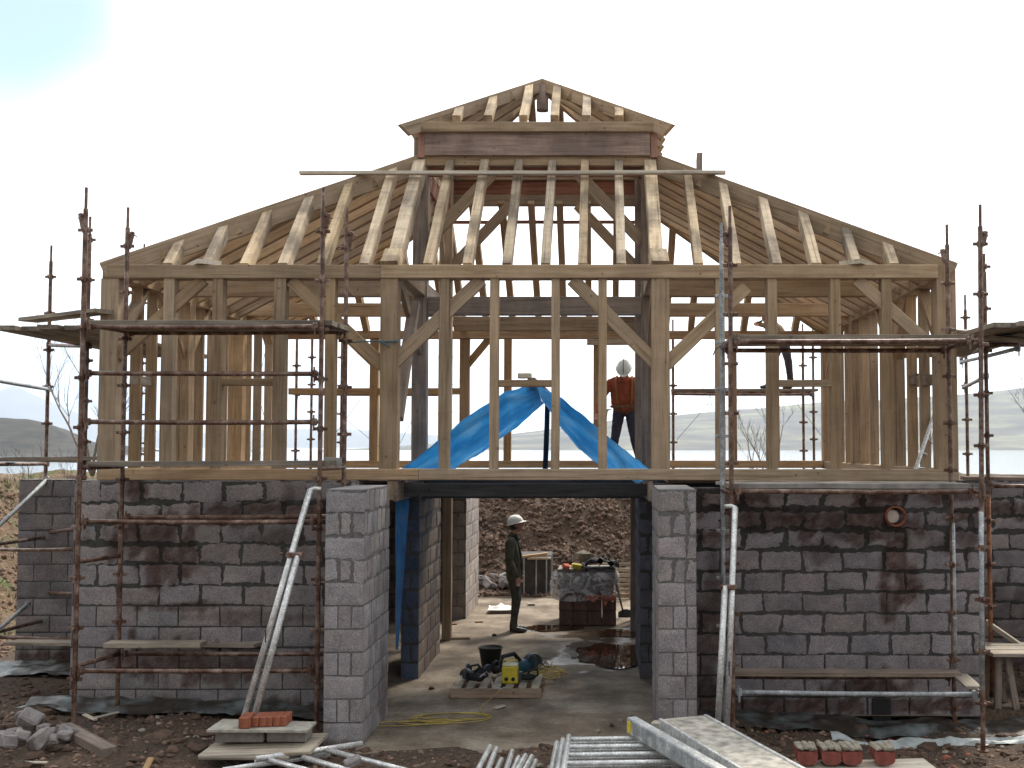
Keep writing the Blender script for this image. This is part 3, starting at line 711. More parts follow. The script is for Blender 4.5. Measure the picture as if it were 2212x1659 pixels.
def beam(name, p0, p1, w, h, m=OAK, parent=None, up=(0, 0, 1), ch=0.006, seg=3, jit=0.0025, cut=None):
    """w across, h along 'up'; own x axis along the member"""
    parent = parent if parent is not None else FR
    p0 = Vector(p0); p1 = Vector(p1); L = (p1 - p0).length; X = (p1 - p0).normalized()
    up = Vector(up); Z = (up - X * up.dot(X)).normalized(); Y = Z.cross(X)
    M = Matrix((X, Y, Z)).transposed().to_4x4(); M.translation = (p0 + p1) / 2
    hw, hh = w / 2, h / 2
    prof = [(-hw + ch, -hh), (hw - ch, -hh), (hw, -hh + ch), (hw, hh - ch), (hw - ch, hh), (-hw + ch, hh), (-hw, hh - ch), (-hw, -hh + ch)]
    vs = []; 
    bow = random.uniform(-1, 1) * jit * 1.5
    for i in range(seg + 1):
        t = i / seg
        oy, oz = random.uniform(-jit, jit) * .6 + bow * math.sin(math.pi * t), random.uniform(-jit, jit) * .6
        for (y, z) in prof:
            vs.append(((t - .5) * L, y + oy, z + oz))
    if cut:  # plumb or level cut ends: shear of the end along z
        for q in range(8): vs[q] = (vs[q][0] + vs[q][2] * cut[0], vs[q][1], vs[q][2])
        for q in range(seg * 8, seg * 8 + 8): vs[q] = (vs[q][0] + vs[q][2] * cut[1], vs[q][1], vs[q][2])
    fs = [(i * 8 + k, (i + 1) * 8 + k, (i + 1) * 8 + (k + 1) % 8, i * 8 + (k + 1) % 8) for i in range(seg) for k in range(8)]
    fs += [tuple(range(8)), tuple(seg * 8 + k for k in range(7, -1, -1))]
    me = bpy.data.meshes.new(name); me.from_pydata(vs, [], fs); me.update()
    bm = bmesh.new(); bm.from_mesh(me); bmesh.ops.recalc_face_normals(bm, faces=bm.faces); bm.to_mesh(me); bm.free()
    me.materials.append(m)
    return link(bpy.data.objects.new(name, me), parent, M)

Yc = YF + 0.09
def vpost(name, xa, xb, z0, z1, yface=YF, d=0.15, m=OAK, off=0.0, yref=850):
    a, b = XX(xa, yface, yref), XX(xb, yface, yref)
    return beam(name, ((a + b) / 2, yface + off + d / 2, z0), ((a + b) / 2, yface + off + d / 2, z1), b - a, d, m, up=(0, 1, 0))
# front frame
beam('sill_beam', (XL + .02, YF + .09, (zs0 + zs1) / 2), (XX(905, YF), YF + .09, (zs0 + zs1) / 2), .2, zs1 - zs0, OAKO, seg=6)
beam('sill_beam', (XX(905, YF) + .004, YF + .093, (zs0 + zs1) / 2), (XR + .0, YF + .093, (zs0 + zs1) / 2 - .005), .2, zs1 - zs0, OAK, seg=6)
beam('wall_plate', (XL + .015, YF + .088, (zp0 + zp1) / 2), (XX(822, YF, 590), YF + .088, (zp0 + zp1) / 2), .2, zp1 - zp0, OAK, seg=6)
beam('wall_plate', (XX(822, YF, 590) + .003, YF + .09, (zp0 + zp1) / 2), (XX(2026, YF, 590), YF + .09, (zp0 + zp1) / 2), .2, zp1 - zp0, OAK, seg=8)
vpost('corner_post', 212, 250, zs1 - .12, zp0, d=.22, off=.003)
vpost('corner_post', 2027, 2069, zs1 - .12, zp1 - .005, d=.22, off=.003)
vpost('main_post', 819, 857, zs1, zp0, d=.2, off=.006)
vpost('main_post', 1408, 1447, zs1, zp0, d=.2, off=.006)
for a, b in ((348, 371), (454, 477), (588, 613), (700, 721), (948, 970), (1057, 1076), (1190, 1208), (1292, 1311), (1547, 1567), (1658, 1681), (1797, 1819), (1908, 1930)):
    vpost('stud', a, b, zs1, zp0, d=.14, off=.004 + random.uniform(0, .012))
def rail(name, xa, xb, ya, yb, Y, m=OAK, d=.09, off=.02, parent=None):
    z0, z1 = ZZ(yb, Y), ZZ(ya, Y); yref = (ya + yb) / 2
    return beam(name, (XX(xa, Y, yref), Y + off + d / 2, (z0 + z1) / 2), (XX(xb, Y, yref), Y + off + d / 2, (z0 + z1) / 2), d, z1 - z0, m, parent)
rail('window_head', 1076, 1190, 820, 835, YF); rail('window_head', 1681, 1797, 820, 835, YF); rail('window_head', 477, 588, 817, 833, YF)
def brace(xa, ya, xb, yb, Y=YF, w=.15, d=.06, off=.04, m=OAK, Y2=None):
    a = V(xa, ya, Y + off + d / 2); b = V(xb, yb, (Y2 or Y) + off + d / 2)
    return beam('brace', a, b, d, w, m, up=(0, 0, 1), seg=4)
brace(630, 606, 828, 790); brace(1040, 604, 846, 788, off=.03); brace(1236, 604, 1418, 786, off=.03); brace(1612, 620, 1438, 788)
brace(440, 604, 238, 782, w=.14); brace(1850, 604, 2040, 774, w=.14)

# corner posts and studs of the side walls, with their plates, sills and braces
def side_frame(xo, s, ys):
    """xo outer face, s points inward"""
    xc = xo + s * .1
    beam('wall_plate', (xc, YF + .2, (zp0 + zp1) / 2 - .002), (xc, YR + .17, (zp0 + zp1) / 2 - .002), .2, zp1 - zp0, OAK, seg=6)
    beam('sill_beam', (xc, YF + .2, (zs0 + zs1) / 2 - .002), (xc, YR + .17, (zs0 + zs1) / 2 - .002), .2, zs1 - zs0, OAKO, seg=6)
    for y, w, m in [(y, .062, OAK if i % 3 == 0 else OAKO) for i, y in enumerate(ys)]:
        beam('stud', (xc, y, zs1 - .002), (xc, y, zp0 + .002), w, .12, m, up=(1, 0, 0))
    for y in (13.85, 15.88):
        beam('main_post', (xc + s * .01, y, zs1 - .002), (xc + s * .01, y, zp0 + .002), .2, .21, OAKO if y > 15 else OAK, up=(1, 0, 0))
    beam('corner_post', (xc + s * .0, YR + .09, zs1), (xc, YR + .09, zp0 + .002), .2, .2, OAKO, up=(1, 0, 0))
    beam('brace', (xc, 13.78, 4.05), (xc, 13.1, zp0 + .02), .07, .14, OAKO, up=(1, 0, 0))
    beam('brace', (xc, 13.92, 4.05), (xc, 14.6, zp0 + .02), .07, .14, OAKO, up=(1, 0, 0))
    beam('brace', (xc, YF + .2, 4.05), (xc, 12.65, zp0 + .02), .07, .14, OAK, up=(1, 0, 0))
    beam('brace', (xc, YR, 4.05), (xc, YR - .75, zp0 + .02), .07, .14, OAKO, up=(1, 0, 0))
side_frame(XL, 1, (12.45, 12.88, 13.32, 14.40, 14.86, 15.32, 16.85, 16.35, 17.4)); side_frame(XR, -1, (12.62, 13.12, 14.36, 14.98, 15.5, 16.5, 17.1, 17.55))
beam('window_head', (XL + .1, 12.42, 3.68), (XL + .1, 12.78, 3.68), .09, .1, PALE)
beam('window_head', (XR - .1, 12.42, 3.68), (XR - .1, 12.78, 3.68), .09, .13, OAKD)
beam('window_head', (XR - .1, 12.87, 3.72), (XR - .1, 13.2, 3.72), .09, .13, OAKD)
# rear wall
beam('wall_plate', (XL + .21, YR + .09, (zp0 + zp1) / 2 - .05), (XR - .21, YR + .09, (zp0 + zp1) / 2 - .05), .2, .13, OAKO, seg=6)
beam('sill_beam', (XL + .21, YR + .09, (zs0 + zs1) / 2 + .01), (XR - .21, YR + .09, (zs0 + zs1) / 2 + .01), .2, zs1 - zs0, OAKO, seg=6)
for a, b, m, nm in ((798, 816, OAKO, 'main_post'), (992, 1013, OAKO, 'main_post'), (1088, 1104, OAKO, 'stud'), (1282, 1301, OAKO, 'stud'), (1382, 1400, OAKO, 'main_post'), (1575, 1592, OAKO, 'stud'), (700, 716, OAK, 'stud'), (1668, 1684, OAK, 'stud')):
    vpost(nm, a, b, zs1, zp0 - .05, yface=YR, d=.15, m=m)
rail('window_head', 622, 1000, 838, 852, YR, OAKO, d=.06)
rail('window_head', 1268, 1372, 733, 746, YR, PALE, d=.05, off=-.06)
beam('brace', V(812, 790, YR + .1), V(735, 716, YR + .1), .06, .13, OAKO); beam('brace', V(1000, 800, YR + .1), V(1060, 728, YR + .1), .06, .12, OAKO)

# roof: four hipped slopes rising to the lantern
eFL, eFR = Vector((XL + .02, YF + .02, zp1 + .02)), Vector((XR - .02, YF + .02, zp1 + .02))
eRL, eRR = Vector((XL + .02, YR + .16, zp1 + .02)), Vector((XR - .02, YR + .16, zp1 + .02))
tFL, tFR, tRL, tRR = Vector((XA, YI, zt)), Vector((XB, YI, zt)), Vector((XA, YJ, zt)), Vector((XB, YJ, zt))
def hip(e, t, nm='hip_rafter', w=.09, h=.24, m=OAK):
    n = Vector((0, 0, 1)); o = Vector((0, 0, -h / 2 + .012))
    return beam(nm, e + o, t + o, w, h, m, seg=6)
for e, t in ((eFL, tFL), (eFR, tFR), (eRL, tRL), (eRR, tRR)): hip(e, t)
def rafter(a, b, w=.105, h=.15, m=RAFT, nm='rafter', parent=None, lift=0.0, up=None):
    n = Vector(up) if up is not None else Vector((0, 0, 1)); X = (b - a).normalized(); n = (n - X * n.dot(X)).normalized()
    o = n * (-h / 2 + lift)
    return beam(nm, a + o, b + o, w, h, m, parent, up=n, seg=4, jit=.004)
fr_x = [XX(px, YF + .1, 571) for px in (365, 446, 530, 613, 695, 788, 849, 925, 1010, 1095, 1178, 1258, 1342, 1419, 1509, 1590, 1678, 1762, 1850, 1930)]
for i, x in enumerate(fr_x):
    base = Vector((x, YF + .05, zp1 + .03))
    if x < XA - .02: t = (x - eFL.x) / (tFL.x - eFL.x); top = eFL.lerp(tFL, t)
    elif x > XB + .02: t = (x - eFR.x) / (tFR.x - eFR.x); top = eFR.lerp(tFR, t)
    else: top = Vector((x, YI, zt))
    big = i in (6, 13)
    rafter(base, Vector((x, top.y, top.z)), w=.15 if big else .105 + random.uniform(-.006, .006), h=.2 if big else .15, nm='principal_rafter' if big else 'rafter')
for i, x in enumerate(fr_x[::1]):       # rear slope, a darker oak stands in for the shade underneath
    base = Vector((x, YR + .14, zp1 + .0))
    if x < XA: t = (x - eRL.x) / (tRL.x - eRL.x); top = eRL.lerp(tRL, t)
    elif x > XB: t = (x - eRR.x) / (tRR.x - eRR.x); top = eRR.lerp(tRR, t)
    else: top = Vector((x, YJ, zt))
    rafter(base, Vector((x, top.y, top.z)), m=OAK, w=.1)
nside = 15
for s, (eF, tF, eR, tR, xo) in enumerate(((eFL, tFL, eRL, tRL, XL + .03), (eFR, tFR, eRR, tRR, XR - .03))):
    for k in range(nside):
        y = YF + .3 + k * (YR - YF - .3) / (nside - .3)
        base = Vector((xo, y, zp1 + .0))
        if y < YI: t = (y - eF.y) / (tF.y - eF.y); top = eF.lerp(tF, t)
        elif y > YJ: t = (y - eR.y) / (tR.y - eR.y); top = eR.lerp(tR, t)
        else: top = Vector((tF.x, y, zt))
        rafter(base, Vector((top.x, y, top.z)), w=.085, h=.19, m=OAKO if k % 3 else OAK)
# ring beam and reddish boards under the lantern
zr0, zr1 = ZZ(361, YI), ZZ(335, YI)
for a, b in (((XA + .06, YI + .0), (XB - .06, YI + .0)), ((XA + .06, YJ), (XB - .06, YJ)), ((XA, YI + .02), (XA, YJ - .02)), ((XB, YI + .02), (XB, YJ - .02))):
    beam('ring_beam', (a[0], a[1], (zr0 + zr1) / 2 + .01), (b[0], b[1], (zr0 + zr1) / 2 + .01), .1, zr1 - zr0, OAK)
    k = .06 if abs(a[0] - b[0]) < .01 else 0
    if k: beam('ring_board', (a[0] + (k if a[0] < -1 else -k), a[1] + (.07 if a[1] < 14.5 and not k else (-.07 if not k else 0)), zr0 - .12), (b[0] + (k if a[0] < -1 else -k), b[1] + (.07 if a[1] < 14.5 and not k else (-.07 if not k else 0)), zr0 - .12), .04, .26, OAKR)
beam('ring_board', (XA + .1, YI + .09, zr0 - .02), (XB - .1, YI + .09, zr0 - .02), .04, .17, OAKR)
# four round-topped inner posts, tie beams and braces
zd = zs0 - .04
ipx = {}
for nm, x, y, m in (('a', XA + .0, YI + .1, OAKD), ('b', XB - .1, YI + .1, OAKD), ('c', XA + .02, YJ - .1, OAKO), ('d', XB - .12, YJ - .1, OAKD)):
    beam('inner_post', (x, y, zd), (x, y, ZZ(300, YI)), .19, .19, m, up=(0, 1, 0), ch=.02, seg=5)
for y, ya, yb in ((YI, 640, 679), (YJ + .1, 683, 713)):
    z0, z1 = ZZ(yb, y), ZZ(ya, y)
    beam('tie_beam', (XA + .1, y + .1, (z0 + z1) / 2), (XB - .2, y + .1, (z0 + z1) / 2), .15, z1 - z0, OAKD if y < 14 else OAK, seg=4)
for y, ya, yb, m in ((YI, 598, 639, OAK), (YJ + .1, 654, 682, OAKO)):
    z0, z1 = ZZ(yb, y), ZZ(ya, y)
    beam('tie_beam', (XL + .18, y + .1, (z0 + z1) / 2), (XA - .1, y + .1, (z0 + z1) / 2), .14, z1 - z0, m, seg=4)
    beam('tie_beam', (XB + .02, y + .1, (z0 + z1) / 2), (XR - .18, y + .1, (z0 + z1) / 2), .14, z1 - z0, m, seg=4)
for x in (XA, XB - .1):
    beam('tie_beam', (x, YF + .2, 4.93), (x, YI, 4.93), .14, .2, OAK); beam('tie_beam', (x, YJ, 4.93), (x, YR, 4.93), .14, .2, OAKO)
    beam('tie_beam', (x, YI + .2, 4.93), (x, YJ - .2, 4.93), .14, .2, OAKD)
for y, m in ((YI + .1, OAK), (YJ - .1, OAK)):
    beam('brace', (XA + .08, y, zr0 - .95), (XA + .97, y, zr0 - .0), .06, .15, m); beam('brace', (XB - .18, y, zr0 - .95), (XB - 1.07, y, zr0 - .0), .06, .15, m)
for x in (XA, XB - .1):
    beam('brace', (x, YI + .18, zr0 - .9), (x, YI + .85, zr0 - .2), .06, .14, OAK, up=(0, 0, 1)); beam('brace', (x, YJ - .18, zr0 - .9), (x, YJ - .85, zr0 - .2), .06, .14, OAK)
    beam('brace', (x, YI + .1, 4.1), (x, YF + .35, 4.86), .06, .14, OAK)
beam('brace', V(895, 655, 12.95), V(858, 905, 12.02), .1, .13, OAKD, up=(1, 0, 0))
# strut and short offcuts laid on the plates
for px, w in ((430, .22), (1858, .24)):
    p = V(px, 571, YF)
    beam('rafter_foot', (p.x - w if px < 1000 else p.x + w, YF + .42, zp1 + .02), (p.x + .12 * (1 if px < 1000 else -1), YF - .01, zp1 + .028), .26, .05, PALE, up=(0, 0, 1), ch=.003)
for i in (6, 13):
    beam('rafter_foot', (fr_x[i] - (.02 if i == 6 else -.03), YF + .02, zp1 + .0), (fr_x[i] - (.0 if i == 6 else -.01), YF + .18, zp1 + .17), .2, .12, RAFT)
# deck of the upper floor
mb = MB(); 
x = XL + .22
while x < XR - .25:
    w = .19; y0_ = 15.85 if -0.35 < x < XB - .1 else 99 if XA - .05 < x <= -0.35 else YF + .2; (y0_ < 90) and mb.bbox((x, y0_, zs0 - .04), (min(x + w, XR - .22), YR - .01, zs0 - .008 + random.uniform(-.002, .002))); x += w + .006
mb.build('floor_deck', OAKD, FR)
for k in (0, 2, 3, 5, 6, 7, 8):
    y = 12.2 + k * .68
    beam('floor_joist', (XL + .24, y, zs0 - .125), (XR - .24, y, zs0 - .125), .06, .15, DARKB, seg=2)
# dark lintel and the beams that flank the opening
zl0, zl1 = ZZ(1070, YI), zs0 - .045
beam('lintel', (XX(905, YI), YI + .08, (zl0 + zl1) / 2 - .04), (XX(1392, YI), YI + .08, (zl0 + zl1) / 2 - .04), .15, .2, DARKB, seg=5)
for px in (860, 1404):
    x = XX(px, YF + .2, 1050)
    beam('lintel', (x, YF + .03, zs0 - .12), (x, YI, zs0 - .12), .05, .23, OAKD)
beam('door_post', (XX(844, YF), YF + .06, zs0 - .22), (XX(844, YF), YF + .06, zs0 - .002), .07, .07, OAK, up=(0, 1, 0))
beam('door_post', (XX(964, 16.1, 1200), 16.2, 0.0), (XX(964, 16.1, 1200), 16.2, zs0 - .2), .135, .14, OAKO, up=(0, 1, 0))
beam('door_post', (XX(1371, 16.2, 1200), 16.9, 0.0), (XX(1371, 16.2, 1200), 16.9, zs0 - .2), .10, .10, OAKD, up=(0, 1, 0))
beam('door_post', (XX(1365, 18.1, 1200), 18.0, 0.0), (XX(1365, 18.1, 1200), 18.0, zs0 - .2), .04, .10, PALE, up=(0, 1, 0))

# roof lantern
YLF, YLR = 13.30, 16.1
cL, cR = V(873, 266, YLF), V(1445, 268, YLF); zc = (cL.z + cR.z) / 2
APX = V(1172, 171, (YLF + YLR) / 2)
LN = FR
zb0, zb1 = ZZ(335, YI - .12), ZZ(285, YI - .12)
zf0, zf1 = zb1 - .004, ZZ(265, YI - .12)
xl, xr = XX(917, YI - .12, 310), XX(1404, YI - .12, 310)
LY0, LY1 = YI - .12, YJ + .12
beam('lantern_board', (xl, LY0 + .03, (zb0 + zb1) / 2), (xr, LY0 + .03, (zb0 + zb1) / 2), .045, zb1 - zb0, LANT, seg=5)
beam('lantern_board', (xl, LY1, (zb0 + zb1) / 2), (xr, LY1, (zb0 + zb1) / 2), .045, zb1 - zb0, OAKR, seg=5)
beam('lantern_board', (xl - .06, LY0 + .08, (zb0 + zb1) / 2), (xl - .06, LY1 - .08, (zb0 + zb1) / 2), .045, zb1 - zb0, OAKR)
beam('lantern_board', (xr + .06, LY0 + .08, (zb0 + zb1) / 2), (xr + .06, LY1 - .08, (zb0 + zb1) / 2), .045, zb1 - zb0, OAKR)
for x in (xl - .045, xr + .05):
    for y in (LY0 + .07, LY1 - .07): beam('lantern_post', (x, y, zb0 - .02), (x, y, zb1), .09, .09, OAKR, up=(0, 1, 0))
xpl, xpr = XX(908, LY0, 274), XX(1413, LY0, 274)
beam('lantern_plate', (xpl, LY0 + .02, (zf0 + zf1) / 2), (xpr, LY0 + .02, (zf0 + zf1) / 2), .13, zf1 - zf0, OAK, seg=4)
beam('lantern_plate', (xpl, LY1 - .02, (zf0 + zf1) / 2), (xpr, LY1 - .02, (zf0 + zf1) / 2), .13, zf1 - zf0, OAK, seg=4)
for x in (xpl + .05, xpr - .05): beam('lantern_plate', (x, LY0 + .1, (zf0 + zf1) / 2), (x, LY1 - .1, (zf0 + zf1) / 2), .13, zf1 - zf0, OAK)
CR = [Vector((cL.x, YLF, zc)), Vector((cR.x, YLF, zc)), Vector((cR.x, YLR, zc)), Vector((cL.x, YLR, zc))]
for c in CR:
    d = Vector((0, 0, -.085)); beam('lantern_hip', c + d, APX + d, .07, .17, OAK, seg=5, cut=(-.55, 0))
def lant(p, q, tail): 
    """rafter of the lantern: p on the eave line below the apex slope, climbs to the hip"""
    return rafter(p, q, w=.1, h=.13, m=RAFT, nm='lantern_rafter')
for px in (985, 1053, 1130, 1197, 1266, 1337):
    x = XX(px, LY0, 264)
    for yE, ss in ((YLF, 1), (YLR, -1)):
        cc = CR[0] if x < APX.x else CR[1]
        cc = Vector((cc.x, yE, zc)); t = (x - cc.x) / (APX.x - cc.x)
        q = cc.lerp(APX, t); t0 = (LY0 - YLF + .02) / (APX.y - YLF)
        p = Vector((x, yE + (APX.y - yE) * t0, zc + (APX.z - zc) * t0 + .03))
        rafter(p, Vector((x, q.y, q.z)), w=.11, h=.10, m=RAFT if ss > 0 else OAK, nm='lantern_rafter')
for k in range(7):
    y = YLF + .32 + k * (YLR - YLF - .64) / 6
    for cx in (cL.x, cR.x):
        yE = YLF if y < APX.y else YLR
        t = (y - yE) / (APX.y - yE); q = Vector((cx, yE, zc)).lerp(APX, t)
        rafter(Vector((cx, y, zc)), Vector((q.x, y, q.z)), w=.07, h=.15, m=OAK, nm='lantern_rafter')
kp = beam('king_post', (APX.x, APX.y, APX.z - .45), (APX.x, APX.y, APX.z - .1), .165, .165, LANT, up=(0, 1, 0), ch=.045)
0 and beam('lantern_brace', (APX.x - .75, APX.y, zf1 + .02), (APX.x - .08, APX.y, APX.z - .38), .06, .1, OAK)

# ------------------------------------------------------------ scaffolds
def standard(root, px, Y, ytop, z0, m=RUST, yref=850, zbot=None, cup0=None, lean=0.0, wedge=0, cups=True):
    x = XX(px, Y, yref); zt_ = ZZ(ytop, Y); mb = MB()
    def at(z): return Vector((x + lean * (z - 2.9), Y, z))
    mb.tube(at(z0), at(zt_ - .22), .0242, 12, 3); mb.tube(at(zt_ - .24), at(zt_), .0165, 8)
    mb.tube(at(z0), at(z0 + .012), .06, 12)
    o = mb.build('standard', m, root, smooth=False)
    z = (zt_ - .22 - .46) if cup0 is None else cup0
    k = 0
    while z > z0 + .15 and cups:
        c = MB(); p = at(z)
        c.tube(p - Vector((0, 0, .03)), p + Vector((0, 0, .03)), .031, 12)
        for a in (0, 90, 180, 270):
            d = Vector((math.cos(R(a)), math.sin(R(a)), 0)); c.cbox(p + d * .052, (.045, .022, .034) if a % 180 == 0 else (.022, .045, .034), .004)
        c.build('coupler', m, o); z -= .5; k += 1
    if wedge:
        c = MB(); p = at(zt_ - .34); c.cbox(p + Vector((.04 * wedge, 0, 0)), (.05, .03, .16), .01, Euler((0, .2 * wedge, 0)).to_matrix()); c.tube(p + Vector((.03 * wedge, -.03, .05)), p + Vector((.09 * wedge, .03, .03)), .008, 6)
        c.build('wedge_clamp', m, o)
    return x
def tubep(root, name, a, b, m=RUST, r=.0242, clamp=True):
    a = Vector(a); b = Vector(b); mb = MB(); L = (b - a).length; n = max(2, int(L / .4))
    sag = random.uniform(.002, .007) * (L / 2)
    mb.path([a.lerp(b, i / n) + Vector((0, 0, -sag * math.sin(math.pi * i / n))) for i in range(n + 1)], r, 12)
    o = mb.build(name, m, root, smooth=True)
    if clamp:
        for p, q in ((a, 1), (b, -1)):
            d = (b - a).normalized(); c = MB()
            c.cbox(p + d * .035 * q, (.05, .062, .075), .008); c.tube(p + d * .03 * q + Vector((0, -.03, -.09)), p + d * .03 * q + Vector((0, -.03, .07)), .009, 6)
            c.build('ledger_head', m, o)
    return o
def lx(px, Y, py): return V(px, py, Y)
def board(label, a, b, w=.225, t=.052, m=BOARD, group=None, name='scaffold_board', up=(0, 0, 1)):
    o = beam(name, a, b, w, t, m, parent=False, up=up, ch=.003, seg=5, jit=.004)
    tag(o, label, 'board', group); return o
_b = beam
def beam(name, p0, p1, w, h, m=OAK, parent=None, **k):
    if parent is False:
        o = _b(name, p0, p1, w, h, m, FR, **k)
        M = WM[o.name]; o.parent = None; o.matrix_parent_inverse = Matrix.Identity(4); o.matrix_basis = M
        return o
    return _b(name, p0, p1, w, h, m, parent, **k)

Y1, Y2 = 10.72, 11.38
def zof(py, Y): return ZZ(py, Y)
# --- left front tower
S1 = thing('scaffold', 'rusty front scaffold tower left of the opening, against the left block wall', 'scaffold', (XX(430, Y1), Y1, 0.05), 'rusty scaffold towers round the frame')
xa = standard(S1, 176, Y1, 405, G(155, 1560, .1).z - .02, cup0=zof(497, Y1), wedge=-1)
xd = standard(S1, 693, Y1, 405, .03, cup0=zof(500, Y1), wedge=1)
xc = standard(S1, 268, Y2, 448, .06, cup0=zof(532, Y2), wedge=1)
xe = standard(S1, 745, Y2, 448, .0, cup0=zof(536, Y2), wedge=1)
for py, Y, x0, x1 in ((706, Y1, xa, xd), (806, Y1, xa, xd), (911, Y1, xa, xd), (1126, Y1, xa, xd), (1449, Y1, xa, xd),
                      (719, Y2, xc, xe), (1117, Y2, xc, xe), (1412, Y2, xc, xe)):
    tubep(S1, 'ledger', (x0 + .03, Y, zof(py, Y)), (x1 - .03, Y, zof(py, Y) + random.uniform(-.01, .01)))
for py, x0, x1 in ((700, xa, xc), (700, xd, xe), (1010, xa, xc), (1012, xd, xe), (1128, xd, xe), (1440, xa, xc), (1440, xd, xe), (1214, xa, xc)):
    tubep(S1, 'transom', (x0, Y1 + .03, zof(py, Y1)), (x1, Y2 - .03, zof(py, Y1)), clamp=False)
zT = zof(706, Y1) + .045
for k in range(3):
    board(('weathered board at the %s of the upper lift of the left front scaffold' % ('outer edge', 'middle', 'wall side')[k]), (xa + .02 + .03 * k, Y1 + .13 + .235 * k, zT + (.015 if k == 1 else 0)), (xd + .1 + (.02 if k else 0), Y1 + .13 + .235 * k, zT + .002 * k), group='boards of the upper left lift')
zM = zof(1003, Y1) + .0
for k in range(2):
    board(('weathered board at the %s of the waist-high lift of the left front scaffold' % ('outer edge', 'wall side')[k]), (xc - .1 + .05 * k, Y1 + .2 + .24 * k, zM), (xd + .03, Y1 + .2 + .24 * k, zM + .006), group='boards of the middle left lift')
board('lower weathered board lying at the foot of the left front scaffold near the damp patch', V(232, 1391, Y2 - .15), V(440, 1391, Y2 - .15), w=.2, t=.05, m=BOARD)
board('long thin board low behind the left front scaffold, reaching past its left end', V(22, 1388, 12.6), V(560, 1392, 11.6), w=.2, t=.04, m=BOARD)
o = board('pale mortar board standing on the left end of the sill beside the scaffold foot', V(700, 1000, Y2 - .05), V(738, 1001, Y2 - .05), w=.05, t=.12, m=simple('wet_grey_board', (.30, .29, .27), .6), name='mortar_board')
# --- right front tower
S2 = thing('scaffold', 'rusty front scaffold tower right of the opening with one galvanised upright, before the dark wall', 'scaffold', (XX(1840, Y1), Y1, 0.0), 'rusty scaffold towers round the frame')
xf = standard(S2, 1579, Y1, 445, .1, cup0=zof(520, Y1) - .25, wedge=-1)
Y1b = 10.5
xh = standard(S2, 2118, Y1b, 442, G(2115, 1645, -.05).z, cup0=zof(527, Y1b) - .0, lean=.012, wedge=1)
xg = standard(S2, 1560, Y2, 482, .0, m=GALV, cup0=zof(640, Y2))
for (px_, Y_, ya_, yb_, ln_) in ((2117, Y1b, 1105, 1490, .012), (2053, Y2, 1130, 1440, 0)):
    x_ = XX(px_, Y_); mb = MB(); za_, zb__ = ZZ(yb_, Y_), ZZ(ya_, Y_); mb.tube((x_ + ln_ * (za_ - 2.9), Y_ - .001, za_), (x_ + ln_ * (zb__ - 2.9), Y_ - .001, zb__), .0262, 12); mb.build('standard', GALV, S2, smooth=True)
xi = standard(S2, 2051, Y2, 485, .0, cup0=zof(612, Y2), wedge=-1)
for py, Y, x0, x1, m in ((738, Y1, xf, xh, RUST), (757, Y2, xg, xi, RUST), (1061, Y1, xf, xh, RUST), (1495, Y1, xf, xh, GALV)):
    tubep(S2, 'ledger', (x0 + .03, Y, zof(py, Y)), (x1 - .03, Y - (.1 if x1 == xh else 0), zof(py, Y)), m)
tubep(S2, 'ledger', (xg + .03, Y2, zof(1462, Y2)), (xi - .03, Y2, zof(1462, Y2)), RUST)
for py, x0, x1 in ((738, xf, xg), (1065, xf, xg), (738, xh, xi), (1061, xh, xi), (1492, xh, xi), (1492, xf, xg)):
    tubep(S2, 'transom', (x0, Y1 - (.15 if x0 == xh else 0), zof(py, Y1)), (x1, Y2, zof(py, Y1)), clamp=False)
zT = zof(738, Y1) + .045
for k in range(3):
    board(('weathered board at the %s of the upper lift of the right front scaffold' % ('outer edge', 'middle', 'wall side')[k]), (xf + .02, Y1 + .13 + .235 * k, zT + (.012 if k == 1 else 0)), (xh + .02 - .04 * k, Y1 + .1 + .235 * k, zT), group='boards of the upper right lift')
zM = zof(1061, Y1) + .05
for k in range(2):
    board(('grey board at the %s of the waist-high lift of the right front scaffold' % ('outer edge', 'wall side')[k]), (xf - .02, Y1 + .16 + .24 * k, zM + .0), (xh - .05, Y1 + .1 + .24 * k, zM), m=simple('silver_board', (.22, .205, .19), .9, var=.35, scale=5) if k == 0 else BOARD, group='boards of the middle right lift')
board('narrow brown board on the lowest lift of the right front scaffold', V(1575, 1452, Y2 - .1), V(2070, 1454, Y2 - .1), w=.2, t=.045, m=OAKD)
board('short board across the right end of the lowest lift', V(2072, 1458, Y2 - .05), V(2104, 1486, Y1), w=.16, t=.03, m=BOARD)
# --- left side scaffold
S3 = thing('scaffold', 'side scaffold running back along the far left of the building, carrying the overhanging platform', 'scaffold', (XX(100, 14.5), 14.0, 0), 'rusty scaffold towers round the frame')
YK = 14.45
xk = standard(S3, 103, YK, 530, -.02, cup0=zof(598, YK))
YB = 13.1
xb = standard(S3, 186, YB, 468, .0, cup0=zof(518, YB))
standard(S3, 305, 17.6, 527, .0, cup0=zof(590, 17.6)); 
tubep(S3, 'guard_rail', V(-60, 812, 12.2), V(106, 841, YK), BOARD and GALV)
tubep(S3, 'ledger', V(-60, 1182, 12.4), V(100, 1160, YK)); tubep(S3, 'ledger', V(-20, 1187, YK), V(165, 1186, YB))
tubep(S3, 'ledger', V(-60, 1378, 12.4), V(95, 1340, YK)); tubep(S3, 'ledger', V(-60, 1373, 13), V(170, 1383, YB)); tubep(S3, 'ledger', V(-60, 1003, 12.8), V(104, 1002, YK)) 
tubep(S3, 'brace_tube', V(-40, 1172, 12.6), V(104, 1033, YK), GALV); tubep(S3, 'brace_tube', V(-40, 1392, 13.2), V(64, 1302, YK - .5), GALV)
